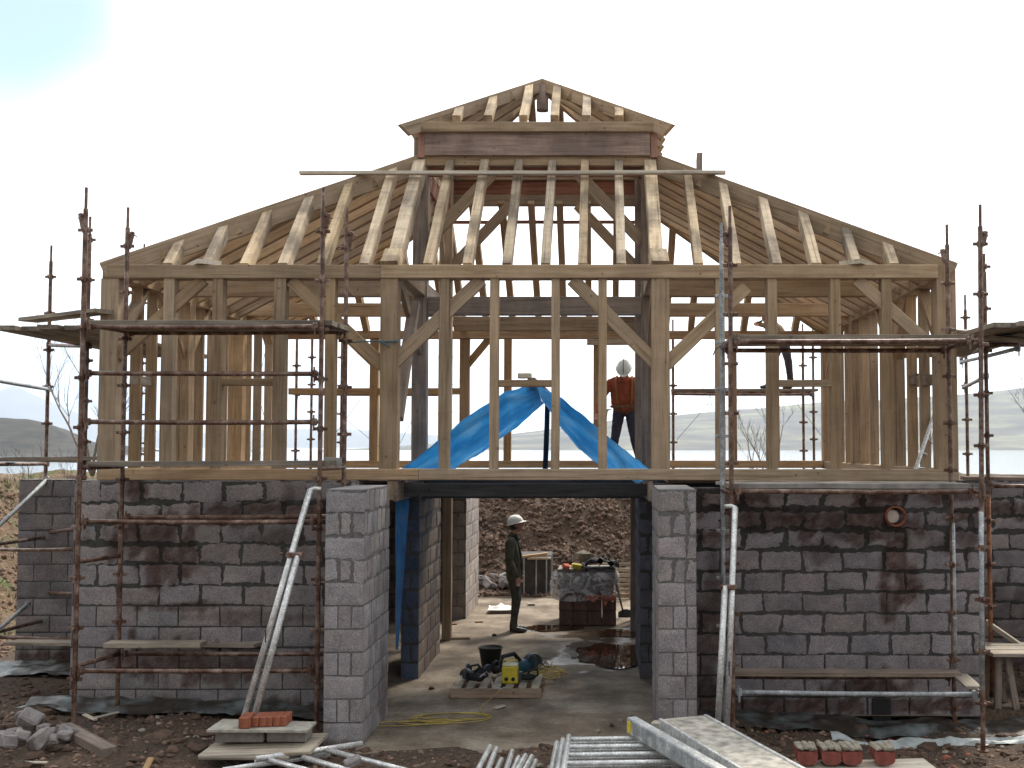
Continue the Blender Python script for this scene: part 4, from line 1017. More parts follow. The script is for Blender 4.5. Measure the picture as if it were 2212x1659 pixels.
tubep(S3, 'ledger', V(104, 1150, YK), V(176, 1140, YB)); tubep(S3, 'ledger', V(104, 1280, YK), V(172, 1283, YB)); tubep(S3, 'ledger', V(104, 745, YK), V(195, 747, YB)); 
zS = zof(711, 11.9)
for k in range(4):
    board('platform board %s of the left side scaffold, seen from below' % ('at the outer edge', 'second from the outer edge', 'third from the outer edge', 'nearest the wall')[k], (-6.62 + .235 * k, 11.75 + .12 * (k % 2), zS + .004 * k), (-6.62 + .235 * k, 15.4 + .1 * k, zS + .01), group='boards of the left side platform')
board('loose board lying askew on top of the left side platform', V(60, 692, 12.6), V(225, 672, 11.6) + Vector((0, 0, 0)), w=.22, t=.045)
for k in range(2):
    board('sill-high board %s on the left side scaffold before the headland' % ('in front', 'behind')[k], V(-80, 992 - 1 * k, 13.2 + .5 * k), V(245 - 60 * k, 990 + 6 * k, 12.9 + .5 * k), w=.2, t=.045, m=BOARD)
# --- right side scaffold
S4 = thing('scaffold', 'side scaffold at the far right with an orange rusty upright beside the bench', 'scaffold', (XX(2131, 12.4), 12.4, 0), 'rusty scaffold towers round the frame')
YM = 12.55
mb = MB(); mb.tube((XX(2131, YM), YM, 0), (XX(2131, YM), YM, 2.35), .026, 12); mb.build('standard', RUSTO, S4, smooth=True)
xm = standard(S4, 2131, YM, 548, -.02, m=RUST, cup0=zof(576, YM) - .0)
standard(S4, 2088, 15.6, 637, .0, cup0=zof(686, 15.6)); standard(S4, 2300, YM, 540, 0, cup0=zof(576, YM))
tubep(S4, 'ledger', (xm, YM, zof(745, YM)), (XX(2300, YM), YM, zof(745, YM))); tubep(S4, 'ledger', (xm, YM, zof(1050, YM)), (XX(2300, YM), YM, zof(1050, YM)))
tubep(S4, 'transom', V(2076, 772, 15.5), V(2131, 742, YM), GALV); tubep(S4, 'transom', V(2076, 782, 15.6), V(2200, 752, 11.9), GALV); tubep(S4, 'transom', V(2082, 836, 15.6), V(2131, 812, YM))
zS = zof(728, 12.1)
for k in range(4):
    board('platform board %s of the right side scaffold, seen from below' % ('nearest the wall', 'second from the wall', 'third from the wall', 'at the outer edge')[k], (4.12 + .235 * k, 10.9 - .1 * k, zS + .004 * k), (4.12 + .235 * k, 14.9 - .1 * k, zS + .01), group='boards of the right side platform')
board('loose board tilted across the right side platform', V(2072, 716, 12.6), V(2260, 742, 10.9), w=.22, t=.05)
# --- rear scaffold
S5 = thing('scaffold', 'thin dark rear scaffold seen through the frame against the sea', 'scaffold', (0, 19.2, 0), 'rusty scaffold towers round the frame')
for px, yt, Y in ((640, 700, 18.8), (673, 700, 19.5), (738, 690, 18.8), (955, 700, 18.8), (969, 700, 19.5), (1454, 690, 18.8), (1735, 700, 18.8), (1757, 700, 19.5), (318, 650, 18.6), (427, 700, 19.5)):
    standard(S5, px, Y, yt, -.05, cup0=zof(790 if px in (640, 1735) else 772, Y))
YP = 18.85
tubep(S5, 'ledger', V(1450, 851, YP), V(1757, 852, YP)); tubep(S5, 'ledger', V(1450, 846, 19.5), V(1757, 847, 19.5)); tubep(S5, 'ledger', V(640, 851, YP), V(969, 853, YP), r=.022)
tubep(S5, 'ledger', V(640, 1000, 19.5), V(969, 1000, 19.5), r=.022)
for k in range(2): board('dark board %s of the rear scaffold under the crouching man' % ('at the inner edge', 'at the outer edge')[k], V(1450, 843, 19.0 + .25 * k), V(1765, 843, 19.0 + .25 * k), w=.22, t=.04, group='boards of the rear scaffold')
# steel bracing wires with their turnbuckles
def wire(label, *pts, r=.004, m=WIRE, name='bracing_wire', cat='wire'):
    mb = MB(); mb.path(pts, r, 5); return tag(mb.build(name, m), label, cat)
for i, (a, b, lb) in enumerate((((1464, 762), (1535, 860), 'short bracing wire from the right main post down to the white ring'), ((1585, 742), (1532, 862), 'bracing wire rising from the white ring towards the galvanised upright'), ((1535, 872), (1600, 965), 'bracing wire running down right from the white ring'), ((1530, 872), (1462, 950), 'bracing wire running down left from the white ring'))):
    wire(lb, V(*a, 17.6), V(*b, 17.6))
mb = MB(); c = V(1533, 866, 17.6); mb.path([c + Vector((.07 * math.cos(t * .5236), 0, .07 * math.sin(t * .5236))) for t in range(13)], .005, 5); tag(mb.build('tension_ring', WHITEP), 'small white ring where four bracing wires meet', 'ring')
for a, b, lb in (((715, 880), (850, 990), 'bracing wire slanting down between the left studs'), ((860, 965), (905, 880), 'bracing wire rising from the left main post'), ((752, 800), (800, 718), 'thin bracing wire left of the left main post, upper'), ((1720, 870), (1800, 975), 'bracing wire slanting down between the right studs'), ((780, 860), (690, 985), 'bracing wire crossing behind the rusty upright'), ((552, 860), (585, 700), 'pale wire in the left side bay, long'), ((546, 905), (560, 860), 'pale wire in the left side bay, left strand of the fork'), ((572, 905), (560, 860), 'pale wire in the left side bay, right strand of the fork')):
    wire(lb, V(*a, 17.5), V(*b, 17.5))
# blue rope lashing at the left main post and ropes elsewhere
def rope(label, pts, Y, r=.008, m=ROPEM):
    mb = MB(); mb.path([V(x, y, Y + random.uniform(-.02, .02)) for x, y in pts], r, 6); return tag(mb.build('rope', m), label, 'rope')
rope('dark blue rope tied between the scaffold and the left main post', [(745, 735), (752, 740), (780, 738), (815, 737), (819, 737)], 11.55); rope('blue rope knotted round the left main post', [(817, 737), (826, 739), (840, 738), (858, 737), (862, 739)], YF - .015, .01)
rope('loose end of blue rope hanging on the left main post', [(824, 739), (832, 744), (842, 750)], YF - .02, .009)
rope('dark rope lashed to the right corner post', [(2002, 746), (2025, 744), (2080, 746), (2118, 746)], YF - .02, .005, WIRE)
rope('dark rope drooping from the galvanised upright', [(1563, 748), (1556, 748), (1546, 754), (1540, 768)], Y2 - .03, .007, WIRE)

# long plank across the rafters and the stub behind it
a, b = V(648, 374, 13.12), V(1567, 373, 13.12)
board('long thin plank lying across the upper front rafters', a, b, w=.09, t=.04, m=PALE, name='plank')
board('short upright stub of board poking above the right hip rafter', V(1511, 372, 13.5), V(1511, 331, 13.5), w=.075, t=.06, m=OAKD, name='plank', up=(0, 1, 0))
board('thin batten nailed across the rear rafters', V(975, 480, 16.1), V(1390, 480, 16.1), w=.08, t=.04, m=OAKR, name='batten')

# ------------------------------------------------------------ blue tarpaulin
def tarp(name, label, A, B, nu, nv, amp=.04, fold=7.0):
    def P(u, v):
        def at(L, t):
            t *= len(L) - 1; i = min(int(t), len(L) - 2); return L[i].lerp(L[i + 1], t - i)
        p = at(A, u).lerp(at(B, u), v)
        w = amp * (noise.fractal(Vector((u * 3.2 + 4, v * fold, 2.2)), 1.0, 2.0, 4) + .55 * noise.noise(Vector((u * 1.2, v * fold * 1.8, 9)))) * min(1, 4 * u, 4 * (1 - u) + .3)
        return p + Vector((0, 0, w - .10 * math.sin(math.pi * v)))
    mb = MB(); mb.grid(lambda u, v: P(u, v) + Vector((0, 0, .008 * noise.fractal(Vector((u * 11, v * 34, 5)), 1, 2, 3))), nu, nv); return tag(mb.build(name, TARP, smooth=True), label, 'tarpaulin')
YT, YTB = 12.35, 14.9
A = [V(862, 1017, YT), V(938, 958, YT), V(1015, 898, YT), V(1090, 842, YT), V(1160, 830, YT)]
B = [V(905, 1040, YTB), V(985, 1008, YTB), V(1045, 978, YTB), V(1120, 918, YTB), V(1180, 866, YTB)]
tarp('tarpaulin', 'bright blue tarpaulin, left slope, rising to the ridge behind the middle window head', A, B, 120, 60, .04, 11)
A = [V(1160, 830, YT), V(1212, 858, YT), V(1275, 912, YT), V(1350, 968, YT), V(1408, 1018, YT)]
B = [V(1180, 864, YTB), V(1212, 925, YTB), V(1250, 970, YTB), V(1300, 1010, YTB), V(1345, 1040, YTB)]
tarp('tarpaulin', 'bright blue tarpaulin, right slope, below the man in the red jacket', A, B, 120, 60, .035, 9)
def Pt(u, v):
    p = V(854 + 31 * u * (1 - v * .80), 1078 + 325 * v, 12.4 + .5 * u); return p + Vector((0, .04 * noise.noise(Vector((u * 4, v * 3, 0))), 0))
mb = MB(); mb.grid(Pt, 10, 40); tag(mb.build('tarpaulin', TARP, smooth=True), 'narrow strip of blue sheet hanging beside the left wing wall', 'tarpaulin')
rp = thing('ridge_prop', 'dark prop and ridge timber holding up the peak of the blue tarpaulin', 'prop', V(1178, 1020, YTB))
beam('prop_post', V(1177, 1030, YTB), V(1183, 862, YTB), .07, .07, DARKB, rp, up=(0, 1, 0)); beam('ridge_timber', V(1148, 824, YT - .1), V(1186, 856, YTB + .1), .09, .09, OAKD, rp)
tag(beam('timber_offcut', V(1119, 812, YF + .06), V(1148, 812, YF + .06), .12, .055, PALE, False, up=(0, 0, 1)), 'short pale offcut lying on the middle window head', 'offcut')

# ------------------------------------------------------------ people
def fabric(name, c, var=.35):
    m = simple(name, c, .9, var=var, scale=9, bmp=.5); return m
SKIN = simple('skin', (.55, .28, .20), .55, var=.12); HAIR = simple('dark_hair', (.03, .02, .015), .8)
HELM = simple('helmet_shell', (.86, .85, .80), .35, var=.05); BOOT = simple('boot_leather', (.03, .028, .03), .5); STRIPE = simple('dark_green_band', (.03, .09, .05), .6)
def capsule(mb, a, b, ra, rb, n=12):
    a = Vector(a); b = Vector(b); d = b - a
    if d.length < 1e-5: d = Vector((0, 0, .001)); b = a + d
    t = d.normalized(); pts = []; rs = []
    for k in range(4): ph = math.pi / 2 * (1 - k / 4); pts.append(a - t * ra * math.sin(ph)); rs.append(max(.0015, ra * math.cos(ph)))
    for k in range(5): pts.append(a.lerp(b, k / 4)); rs.append(ra + (rb - ra) * k / 4)
    for k in range(1, 5): ph = math.pi / 2 * k / 4; pts.append(b + t * rb * math.sin(ph)); rs.append(max(.0015, rb * math.cos(ph)))
    mb.path(pts, rs, n)
def body(parent, name, caps, mats, M, voxel=.011, smooth_it=4):
    """one continuous surface grown round the limbs; each face takes the cloth of the nearest limb"""
    mb = MB()
    for (a, b, ra, rb, k) in caps: capsule(mb, a, b, ra, rb)
    me = bpy.data.meshes.new(name); me.from_pydata([tuple(v) for v in mb.v], [], mb.f); me.update()
    bm = bmesh.new(); bm.from_mesh(me); bmesh.ops.recalc_face_normals(bm, faces=bm.faces); bm.to_mesh(me); bm.free()
    tmp = bpy.data.objects.new('tmp_body', me); scene.collection.objects.link(tmp)
    r = tmp.modifiers.new('r', 'REMESH'); r.mode = 'VOXEL'; r.voxel_size = voxel
    s = tmp.modifiers.new('s', 'SMOOTH'); s.iterations = smooth_it; s.factor = .5
    dg = bpy.context.evaluated_depsgraph_get(); ev = tmp.evaluated_get(dg)
    out = bpy.data.meshes.new_from_object(ev, depsgraph=dg); bpy.data.objects.remove(tmp)
    A = np.array([c[0] for c in caps], float); B = np.array([c[1] for c in caps], float); ra = np.array([c[2] for c in caps]); rb = np.array([c[3] for c in caps])
    kinds = list(mats.keys()); ki = np.array([kinds.index(c[4]) for c in caps])
    for k in kinds: out.materials.append(mats[k])
    C = np.zeros(len(out.polygons) * 3); out.polygons.foreach_get('center', C); C = C.reshape(-1, 3)
    D = B - A; L2 = (D * D).sum(1) + 1e-9
    t = np.clip(((C[:, None, :] - A) * D).sum(2) / L2, 0, 1)
    dist = np.linalg.norm(C[:, None, :] - (A + t[..., None] * D), axis=2) - (ra + (rb - ra) * t)
    mi = ki[dist.argmin(1)].astype(np.int32)
    out.polygons.foreach_set('material_index', mi); out.polygons.foreach_set('use_smooth', [True] * len(out.polygons))
    # creases in the cloth
    co = np.zeros(len(out.vertices) * 3); out.vertices.foreach_get('co', co); co = co.reshape(-1, 3)
    for i in range(len(co)):
        p = Vector(co[i]); 
        if p.z < 1.42: co[i] += np.array(noise.noise_vector(Vector((p.x * 9, p.y * 9, p.z * 16)))) * .005
    out.vertices.foreach_set('co', co.ravel()); out.update()
    out.name = name
    o = bpy.data.objects.new(name, out); link(o, parent, M); return o
def hand(caps, w, d, side, curl=.5, kind='skin', up=Vector((0, 0, 1))):
    """palm and five fingers from wrist w along direction d; side is the thumb's direction"""
    w = Vector(w); d = Vector(d).normalized(); s = Vector(side); s = (s - d * s.dot(d)).normalized(); n = d.cross(s)
    caps.append((w, w + d * .05, .024, .026, kind)); 
    for k in range(4):
        o = w + d * .05 + s * (.027 - .018 * k); ln = (.072, .08, .074, .058)[k]
        caps.append((w + d * .02 + s * (.02 - .013 * k), o + d * .03, .016, .0125, kind))
        k1 = (d * math.cos(curl) + n * math.sin(curl)).normalized(); k2 = (d * math.cos(curl * 2.2) + n * math.sin(curl * 2.2)).normalized(); k3 = (d * math.cos(curl * 3.2) + n * math.sin(curl * 3.2)).normalized()
        p = o + d * .03; q = p + k1 * ln * .45; r = q + k2 * ln * .33; e = r + k3 * ln * .25
        caps.append((p, q, .0105, .0095, kind)); caps.append((q, r, .0095, .0085, kind)); caps.append((r, e, .0085, .007, kind))
    tb = w + d * .018 + s * .026; t1 = tb + (s * .7 + d * .7).normalized() * .035; t2 = t1 + (s * .25 + d * .85 + n * .3).normalized() * .032
    caps.append((tb, t1, .014, .0115, kind)); caps.append((t1, t2, .011, .0085, kind))
def head(caps, c, f, up):
    """skull, jaw, nose, brow, ears; f faces forward, up is the top of the head"""
    c = Vector(c); f = Vector(f).normalized(); up = Vector(up); up = (up - f * up.dot(f)).normalized(); s = up.cross(f)
    P = lambda a, b, e: tuple(c + f * a + s * b + up * e)
    caps += [(P(-.025, 0, .025), P(.02, 0, .03), .088, .082, 'skin'), (P(.035, 0, -.02), P(.05, 0, -.075), .062, .042, 'skin'), (P(-.02, 0, -.03), P(.02, 0, -.06), .06, .05, 'skin'),
             (P(.092, 0, .012), P(.116, 0, -.022), .010, .014, 'skin'), (P(.074, -.028, .03), P(.074, .028, .03), .022, .022, 'skin'), (P(.082, -.018, -.055), P(.082, .018, -.055), .012, .012, 'skin'), (P(.076, 0, -.088), P(.07, 0, -.092), .022, .02, 'skin'),
             (P(-.005, .088, -.005), P(0, .092, -.03), .014, .01, 'skin'), (P(-.005, -.088, -.005), P(0, -.092, -.03), .014, .01, 'skin')]
    return c, f, s, up
def face_bits(parent, M, c, f, s, up, hair=True):
    P = lambda a, b, e: c + f * a + s * b + up * e
    mb = MB()
    for b in (-.032, .032): mb.rock(tuple(P(.089, b, .006)), .013, 1)
    mb.path([P(.096, -.022, -.052), P(.102, 0, -.05), P(.096, .022, -.052)], .0035, 6)
    o = mb.build('eyes_and_mouth', BOOT, None); M2 = M @ o.matrix_basis; o.parent = parent; o.matrix_parent_inverse = WM[parent.name].inverted(); o.matrix_basis = M2
    if hair:
        mb = MB(); rot = Matrix((f, s, up)).transposed()
        def Ph(u, v):
            a = math.pi * (.42 + 1.16 * u); el = -0.75 + 1.35 * v
            return P(-.012, 0, .015) + rot @ Vector((math.cos(a) * math.cos(el) * .104, math.sin(a) * math.cos(el) * .094, math.sin(el) * .1 * (1 if el > 0 else 1.1))) 
        mb.grid(Ph, 18, 8); o = mb.build('hair', HAIR, None, smooth=True); M2 = M @ o.matrix_basis; o.parent = parent; o.matrix_parent_inverse = WM[parent.name].inverted(); o.matrix_basis = M2
def helmet(parent, M, c, f, s, up, stripe=False, white=HELM):
    rot = Matrix((f, s, up)).transposed(); o0 = c + up * .035 - f * .004
    mb = MB(); n = 28
    def Pd(u, v):
        a = 2 * math.pi * u; e = v * math.pi / 2
        r = math.cos(e); rib = 1 + .02 * (abs(math.sin(a)) < .22) * (v < .95)
        x, y, z = math.cos(a) * r * .135, math.sin(a) * r * .108, math.sin(e) * .128 * rib
        return o0 + rot @ Vector((x, y, z))
    mb.grid(Pd, n, 10)
    def Pb(u, v):
        a = 2 * math.pi * u; ext = .012 + .045 * max(0, math.cos(a)) ** 2
        k = v; return o0 + rot @ Vector((math.cos(a) * (.135 + ext * k), math.sin(a) * (.108 + .012 * k), -.006 * k - .012 * k * max(0, math.cos(a))))
    mb.grid(Pb, n, 2)
    def Pi(u, v):
        a = 2 * math.pi * u; return o0 + rot @ Vector((math.cos(a) * (.135 - .006 * v), math.sin(a) * (.108 - .006 * v), -.012 * v))
    mb.grid(Pi, n, 1)
    o = mb.build('hard_hat', white, None, smooth=True); M2 = M @ o.matrix_basis; o.parent = parent; o.matrix_parent_inverse = WM[parent.name].inverted(); o.matrix_basis = M2; WM[o.name] = M2
    if stripe:
        mb = MB()
        mb.path([o0 + rot @ Vector((math.cos(e) * .139, 0, math.sin(e) * .134)) for e in [i * math.pi / 16 for i in range(0, 17)]], .006, 6)
        mb.path([o0 + rot @ Vector((math.cos(a) * .15, math.sin(a) * .118, -.008)) for a in [i * math.pi / 12 for i in range(25)]], .005, 6)
        q = mb.build('helmet_band', STRIPE, None); q.parent = o; q.matrix_parent_inverse = WM[o.name].inverted(); q.matrix_basis = M @ q.matrix_basis
    return o

# man on the ground floor: seen from his right side, facing right, looking up, arms hanging
p0 = G(1110, 1364, 0.0)
man = thing('person', 'man in white hard hat and olive work clothes standing in the passage, looking up', 'person', p0, 'building workers in white hard hats')
caps = []
def V3(*a): return Vector(a)
J = 'jacket'; T = 'trousers'; S = 'skin'; B_ = 'boots'
# x forward, y left
caps += [(V3(0, .07, .98), V3(-.01, .08, 1.12), .115, .125, J), (V3(0, -.07, .98), V3(-.01, -.08, 1.12), .115, .125, J), (V3(-.01, .08, 1.12), V3(-.03, .10, 1.36), .125, .105, J), (V3(-.01, -.08, 1.12), V3(-.03, -.10, 1.36), .125, .105, J),
         (V3(.0, 0, 1.1), V3(-.02, 0, 1.38), .14, .11, J), (V3(-.03, -.14, 1.42), V3(-.03, .14, 1.42), .07, .07, J), (V3(-.03, 0, 1.42), V3(-.01, 0, 1.50), .085, .07, J), (V3(.01, .06, .86), V3(0, .07, 1.0), .125, .12, J), (V3(.01, -.06, .86), V3(0, -.07, 1.0), .125, .12, J),
         (V3(-.01, 0, 1.48), V3(.01, 0, 1.58), .056, .052, S)]
for sgn, fx in ((1, .0), (-1, .03)):
    y = .085 * sgn
    caps += [(V3(0, y, .88), V3(.035 + fx * .3, y * 1.05, .50), .098, .068, T), (V3(.035 + fx * .3, y * 1.05, .50), V3(-.02 + fx, y * 1.1, .12), .070, .055, T), (V3(-.02 + fx, y * 1.1, .12), V3(-.02 + fx, y * 1.1, .09), .062, .060, T),
             (V3(-.035 + fx, y * 1.1, .055), V3(.10 + fx, y * 1.2, .04), .052, .045, B_), (V3(.10 + fx, y * 1.2, .036), V3(.16 + fx, y * 1.25, .036), .044, .035, B_)]
    sh = V3(-.03, .19 * sgn, 1.40); el = V3(-.045 + (.02 if sgn < 0 else 0), .235 * sgn, 1.12); wr = V3(.08 if sgn < 0 else .06, .235 * sgn, .885)
    caps += [(sh, el, .066, .052, J), (el, wr, .052, .038, J), (wr - (wr - el).normalized() * .0, wr + (wr - el).normalized() * .02, .030, .027, S)]
    hand(caps, wr + (wr - el).normalized() * .02, V3(.12, 0, -1), V3(1, 0, 0), .45 if sgn < 0 else .5)
hc, hf, hs, hu = head(caps, V3(.03, 0, 1.665), V3(1, 0, .28), V3(-.2, 0, 1))
hscale = 1.0
M = Matrix.Translation(p0) @ Matrix.Rotation(R(-4), 4, 'Z')
mats = {J: fabric('olive_jacket', (.10, .092, .06)), T: fabric('dark_trousers', (.07, .065, .05)), S: SKIN, B_: BOOT}
body(man, 'body', caps, mats, M)
face_bits(man, M, hc, hf, hs, hu); helmet(man, M, hc, hf, hs, hu)
mb = MB()   # dark collar and open jacket front
mb.path([V3(.045, -.07, 1.49), V3(.07, -.075, 1.40), V3(.105, -.07, 1.25), V3(.125, -.06, 1.05), V3(.125, -.05, .86)], .014, 8); mb.path([V3(-.07, 0, 1.50), V3(-.02, -.075, 1.50), V3(.05, -.06, 1.47), V3(.075, 0, 1.44)], .02, 8)
o = mb.build('collar', simple('dark_green_shirt', (.02, .035, .035), .9), None, smooth=True); o.parent = man; o.matrix_parent_inverse = WM[man.name].inverted(); o.matrix_basis = M @ o.matrix_basis

# man in the red jacket on the upper deck, seen from the front, bent forward, head down, hammer at his belt
zdk = zs0 - .008
p1 = Vector((XX(1350, 16.6, 980), 16.6, zdk))
man2 = thing('person', 'man in rust red jacket on the upper floor, head bowed, white hard hat', 'person', p1, 'building workers in white hard hats')
caps = []   # x forward (towards the camera after the turn), y left
caps += [(V3(0, .075, .95), V3(.02, .085, 1.08), .11, .12, 'belt'), (V3(0, -.075, .95), V3(.02, -.085, 1.08), .11, .12, 'belt'), (V3(.02, .09, 1.06), V3(.13, .115, 1.34), .125, .115, J), (V3(.02, -.09, 1.06), V3(.13, -.115, 1.34), .125, .115, J), (V3(.03, 0, 1.06), V3(.15, 0, 1.36), .14, .12, J),
         (V3(.15, -.15, 1.38), V3(.15, .15, 1.38), .075, .075, J), (V3(.16, 0, 1.40), V3(.22, 0, 1.47), .08, .065, J), (V3(.2, 0, 1.44), V3(.26, 0, 1.5), .058, .055, S)]
for sgn, ax, kx in ((1, .04, .03), (-1, -.02, .05)):
    y = .09 * sgn; yk = .15 * sgn; ya = (.24 if sgn > 0 else .21) * sgn
    caps += [(V3(0, y, .92), V3(.05 + kx, yk, .50), .10, .068, T), (V3(.05 + kx, yk, .50), V3(ax, ya, .12), .07, .052, T), (V3(ax, ya, .12), V3(ax, ya, .09), .06, .058, T), (V3(ax - .03, ya, .05), V3(ax + .1, ya * 1.08, .04), .05, .045, B_), (V3(ax + .1, ya * 1.08, .036), V3(ax + .15, ya * 1.1, .036), .044, .035, B_)]
    sh = V3(.15, .215 * sgn, 1.36); el = V3(.14, (.33 if sgn > 0 else .37) * sgn, 1.10); wr = V3(.26, (.28 if sgn > 0 else .41) * sgn, .90)
    caps += [(sh, el, .068, .054, J), (el, wr, .054, .040, J), (wr, wr + (wr - el).normalized() * .02, .03, .027, S)]
    hand(caps, wr + (wr - el).normalized() * .02, (wr - el) + V3(0, 0, -.2), V3(0, -sgn, 0), .6)
hc, hf, hs, hu = head(caps, V3(.33, 0, 1.55), V3(.72, 0, -.70), V3(.7, 0, .72))
M = Matrix.Translation(p1) @ Matrix.Rotation(R(-90 - 4), 4, 'Z')
mats = {J: fabric('rust_red_jacket', (.32, .075, .03)), 'belt': fabric('orange_brown_belt', (.16, .06, .025)), T: fabric('navy_trousers', (.035, .032, .055)), S: SKIN, B_: BOOT}
body(man2, 'body', caps, mats, M)
face_bits(man2, M, hc, hf, hs, hu); helmet(man2, M, hc, hf, hs, hu, stripe=True)
mb = MB()
for y in (-.12, .12): mb.path([V3(.02, y * .9, 1.46), V3(.16, y, 1.46), V3(.245, y * 1.05, 1.38), V3(.225, y, 1.2), V3(.15, y * .9, 1.03)], .014, 6)
o = mb.build('braces', simple('brown_straps', (.32, .17, .06), .8), None, smooth=True); o.parent = man2; o.matrix_parent_inverse = WM[man2.name].inverted(); o.matrix_basis = M @ o.matrix_basis
mb = MB(); mb.path([V3(.115 * math.cos(a) + .02, .21 * math.sin(a), 1.0) for a in [i * math.pi / 10 for i in range(21)]], .022, 8)
for y in (-.1, -.03, .05, .12): mb.cbox(V3(.15, y, .99), (.02, .035, .05), .005)
o = mb.build('tool_belt', simple('worn_tan_leather', (.18, .09, .04), .7), None); o.parent = man2; o.matrix_parent_inverse = WM[man2.name].inverted(); o.matrix_basis = M @ o.matrix_basis
hm_ = thing('hammer', 'claw hammer hanging at the belt of the man in the red jacket', 'hammer', M @ V3(.12, -.29, .9))
mb = MB(); mb.path([M @ V3(.13, -.27, .93), M @ V3(.13, -.30, .66)], .013, 8); mb.build('handle', PALE, hm_)
mb = MB(); a = M @ V3(.13, -.36, .925); b = M @ V3(.13, -.2, .95); mb.path([a, a.lerp(b, .3), a.lerp(b, .6), b], [.018, .014, .014, .006], 8); mb.build('head', simple('black_steel', (.02, .02, .022), .4), hm_)

# third man, mostly hidden behind the frame, standing on the rear scaffold and leaning left with a hammer
pz = V(1665, 838, 19.1)
man3 = thing('person', 'man stooping on the rear scaffold behind the right studs, only legs and one arm showing', 'person', pz, 'building workers in white hard hats')
W = lambda x, y, dy=0.0: V(x, y, 19.1 + dy) - pz
caps = [(W(1690, 742), W(1676, 716), .13, .15, J), (W(1680, 722), W(1665, 704), .15, .13, J), (W(1668, 706, -.1), W(1668, 706, .15), .09, .09, J),
        (W(1668, 704, -.05), W(1652, 703, -.1), .06, .052, J), (W(1652, 703, -.1), W(1642, 701, -.12), .048, .04, J), (W(1660, 700), W(1652, 690), .055, .05, S),
        (W(1694, 742, -.06), W(1703, 780, -.1), .10, .07, T), (W(1703, 780, -.1), W(1708, 826, -.05), .072, .055, T), (W(1708, 826), W(1708, 833), .06, .05, B_), (W(1706, 836), W(1694, 838), .045, .035, B_),
        (W(1682, 745, .1), W(1668, 785, .05), .10, .07, T), (W(1668, 785, .05), W(1660, 825, .05), .07, .05, T), (W(1660, 825, .05), W(1659, 832, .05), .05, .05, B_), (W(1659, 835, .05), W(1645, 836, .0), .045, .035, B_)]
hand(caps, W(1642, 701, -.12), V3(-1, 0, .15), V3(0, 0, 1), .7)
hc, hf, hs, hu = head(caps, W(1657, 682), V3(-.9, -.2, -.3), V3(-.3, 0, .9))
mats = {J: fabric('tan_jacket', (.16, .11, .06)), T: fabric('dark_overalls', (.045, .036, .045)), S: SKIN, B_: BOOT}
M3 = Matrix.Translation(pz)
body(man3, 'body', caps, mats, M3, voxel=.014)
helmet(man3, M3, hc, hf, hs, hu)
h3 = thing('hammer', 'small hammer held out by the stooping man behind the studs', 'hammer', V(1640, 700, 18.95))
mb = MB(); mb.path([V(1646, 702, 18.97), V(1644, 694, 18.97), V(1655, 687, 18.95)], .012, 6); mb.build('handle', BOOT, h3)
mb = MB(); mb.path([V(1634, 699, 18.97), V(1646, 693, 18.97)], [.016, .02], 8); mb.build('head', BOOT, h3)

# ------------------------------------------------------------ things in the passage
def slab_at(px, py, z=0.0): return G(px, py, z)
def pallet(name, label, c, lx_, ly_, rotz=0, m=None, n=7, h=.12, cat='pallet', group=None):
    m = m or OAKD; r = thing(name, label, cat, c, group); rot = Matrix.Rotation(rotz, 3, 'Z'); c = Vector(c)
    for k in range(n):
        w = lx_ / n * .62; x = -lx_ / 2 + lx_ * (k + .5) / n
        mb = MB(); mb.cbox(c + rot @ Vector((x, 0, h - .01)), (w, ly_, .02), .003, rot, jit=.002); mb.build('slat', PALEW, r)
    for y in (-ly_ / 2 + .04, 0, ly_ / 2 - .04):
        mb = MB(); mb.cbox(c + rot @ Vector((0, y, (h - .022) / 2)), (lx_, .075, h - .024), .005, rot, jit=.003); mb.build('bearer', m, r)
    return r
PALEW = wood('pallet_wood', [(.20, .16, .12), (.34, .29, .22), (.46, .41, .33)])
BRN = wood('pallet_bearer', [(.20, .13, .08), (.30, .20, .13), (.38, .27, .18)])
pc = (slab_at(975, 1505) + slab_at(1168, 1512)) / 2 + Vector((0, .36, 0.002))
pl_w = (slab_at(1170, 1510) - slab_at(976, 1505)).length
pallet('pallet', 'wooden pallet carrying buckets and power tools in the middle of the passage', pc, pl_w, .72, m=BRN)
TOP = pc.z + .12
def on(px, py, z=TOP): return G(px, py, z)
# black builder's bucket
c = on(1057, 1452); bk = thing('bucket', 'black rubber bucket at the back of the tool pallet', 'bucket', c + Vector((0, .12, 0)))
c = c + Vector((0, .12, 0))
mb = MB(); mb.lathe([(0.0, .002), (.10, .002), (.145, .27), (.155, .275), (.155, .29), (.14, .285), (.098, .02), (0, .02)], c, 24); mb.build('shell', BLACKP, bk, smooth=True)
mb = MB(); mb.path([c + Vector((.155 * math.cos(a), .155 * math.sin(a) * .35 - .05, .27 + .02 * abs(math.sin(a)))) for a in [math.pi + i * math.pi / 12 for i in range(13)]], .004, 6); mb.build('handle', WIRE, bk)
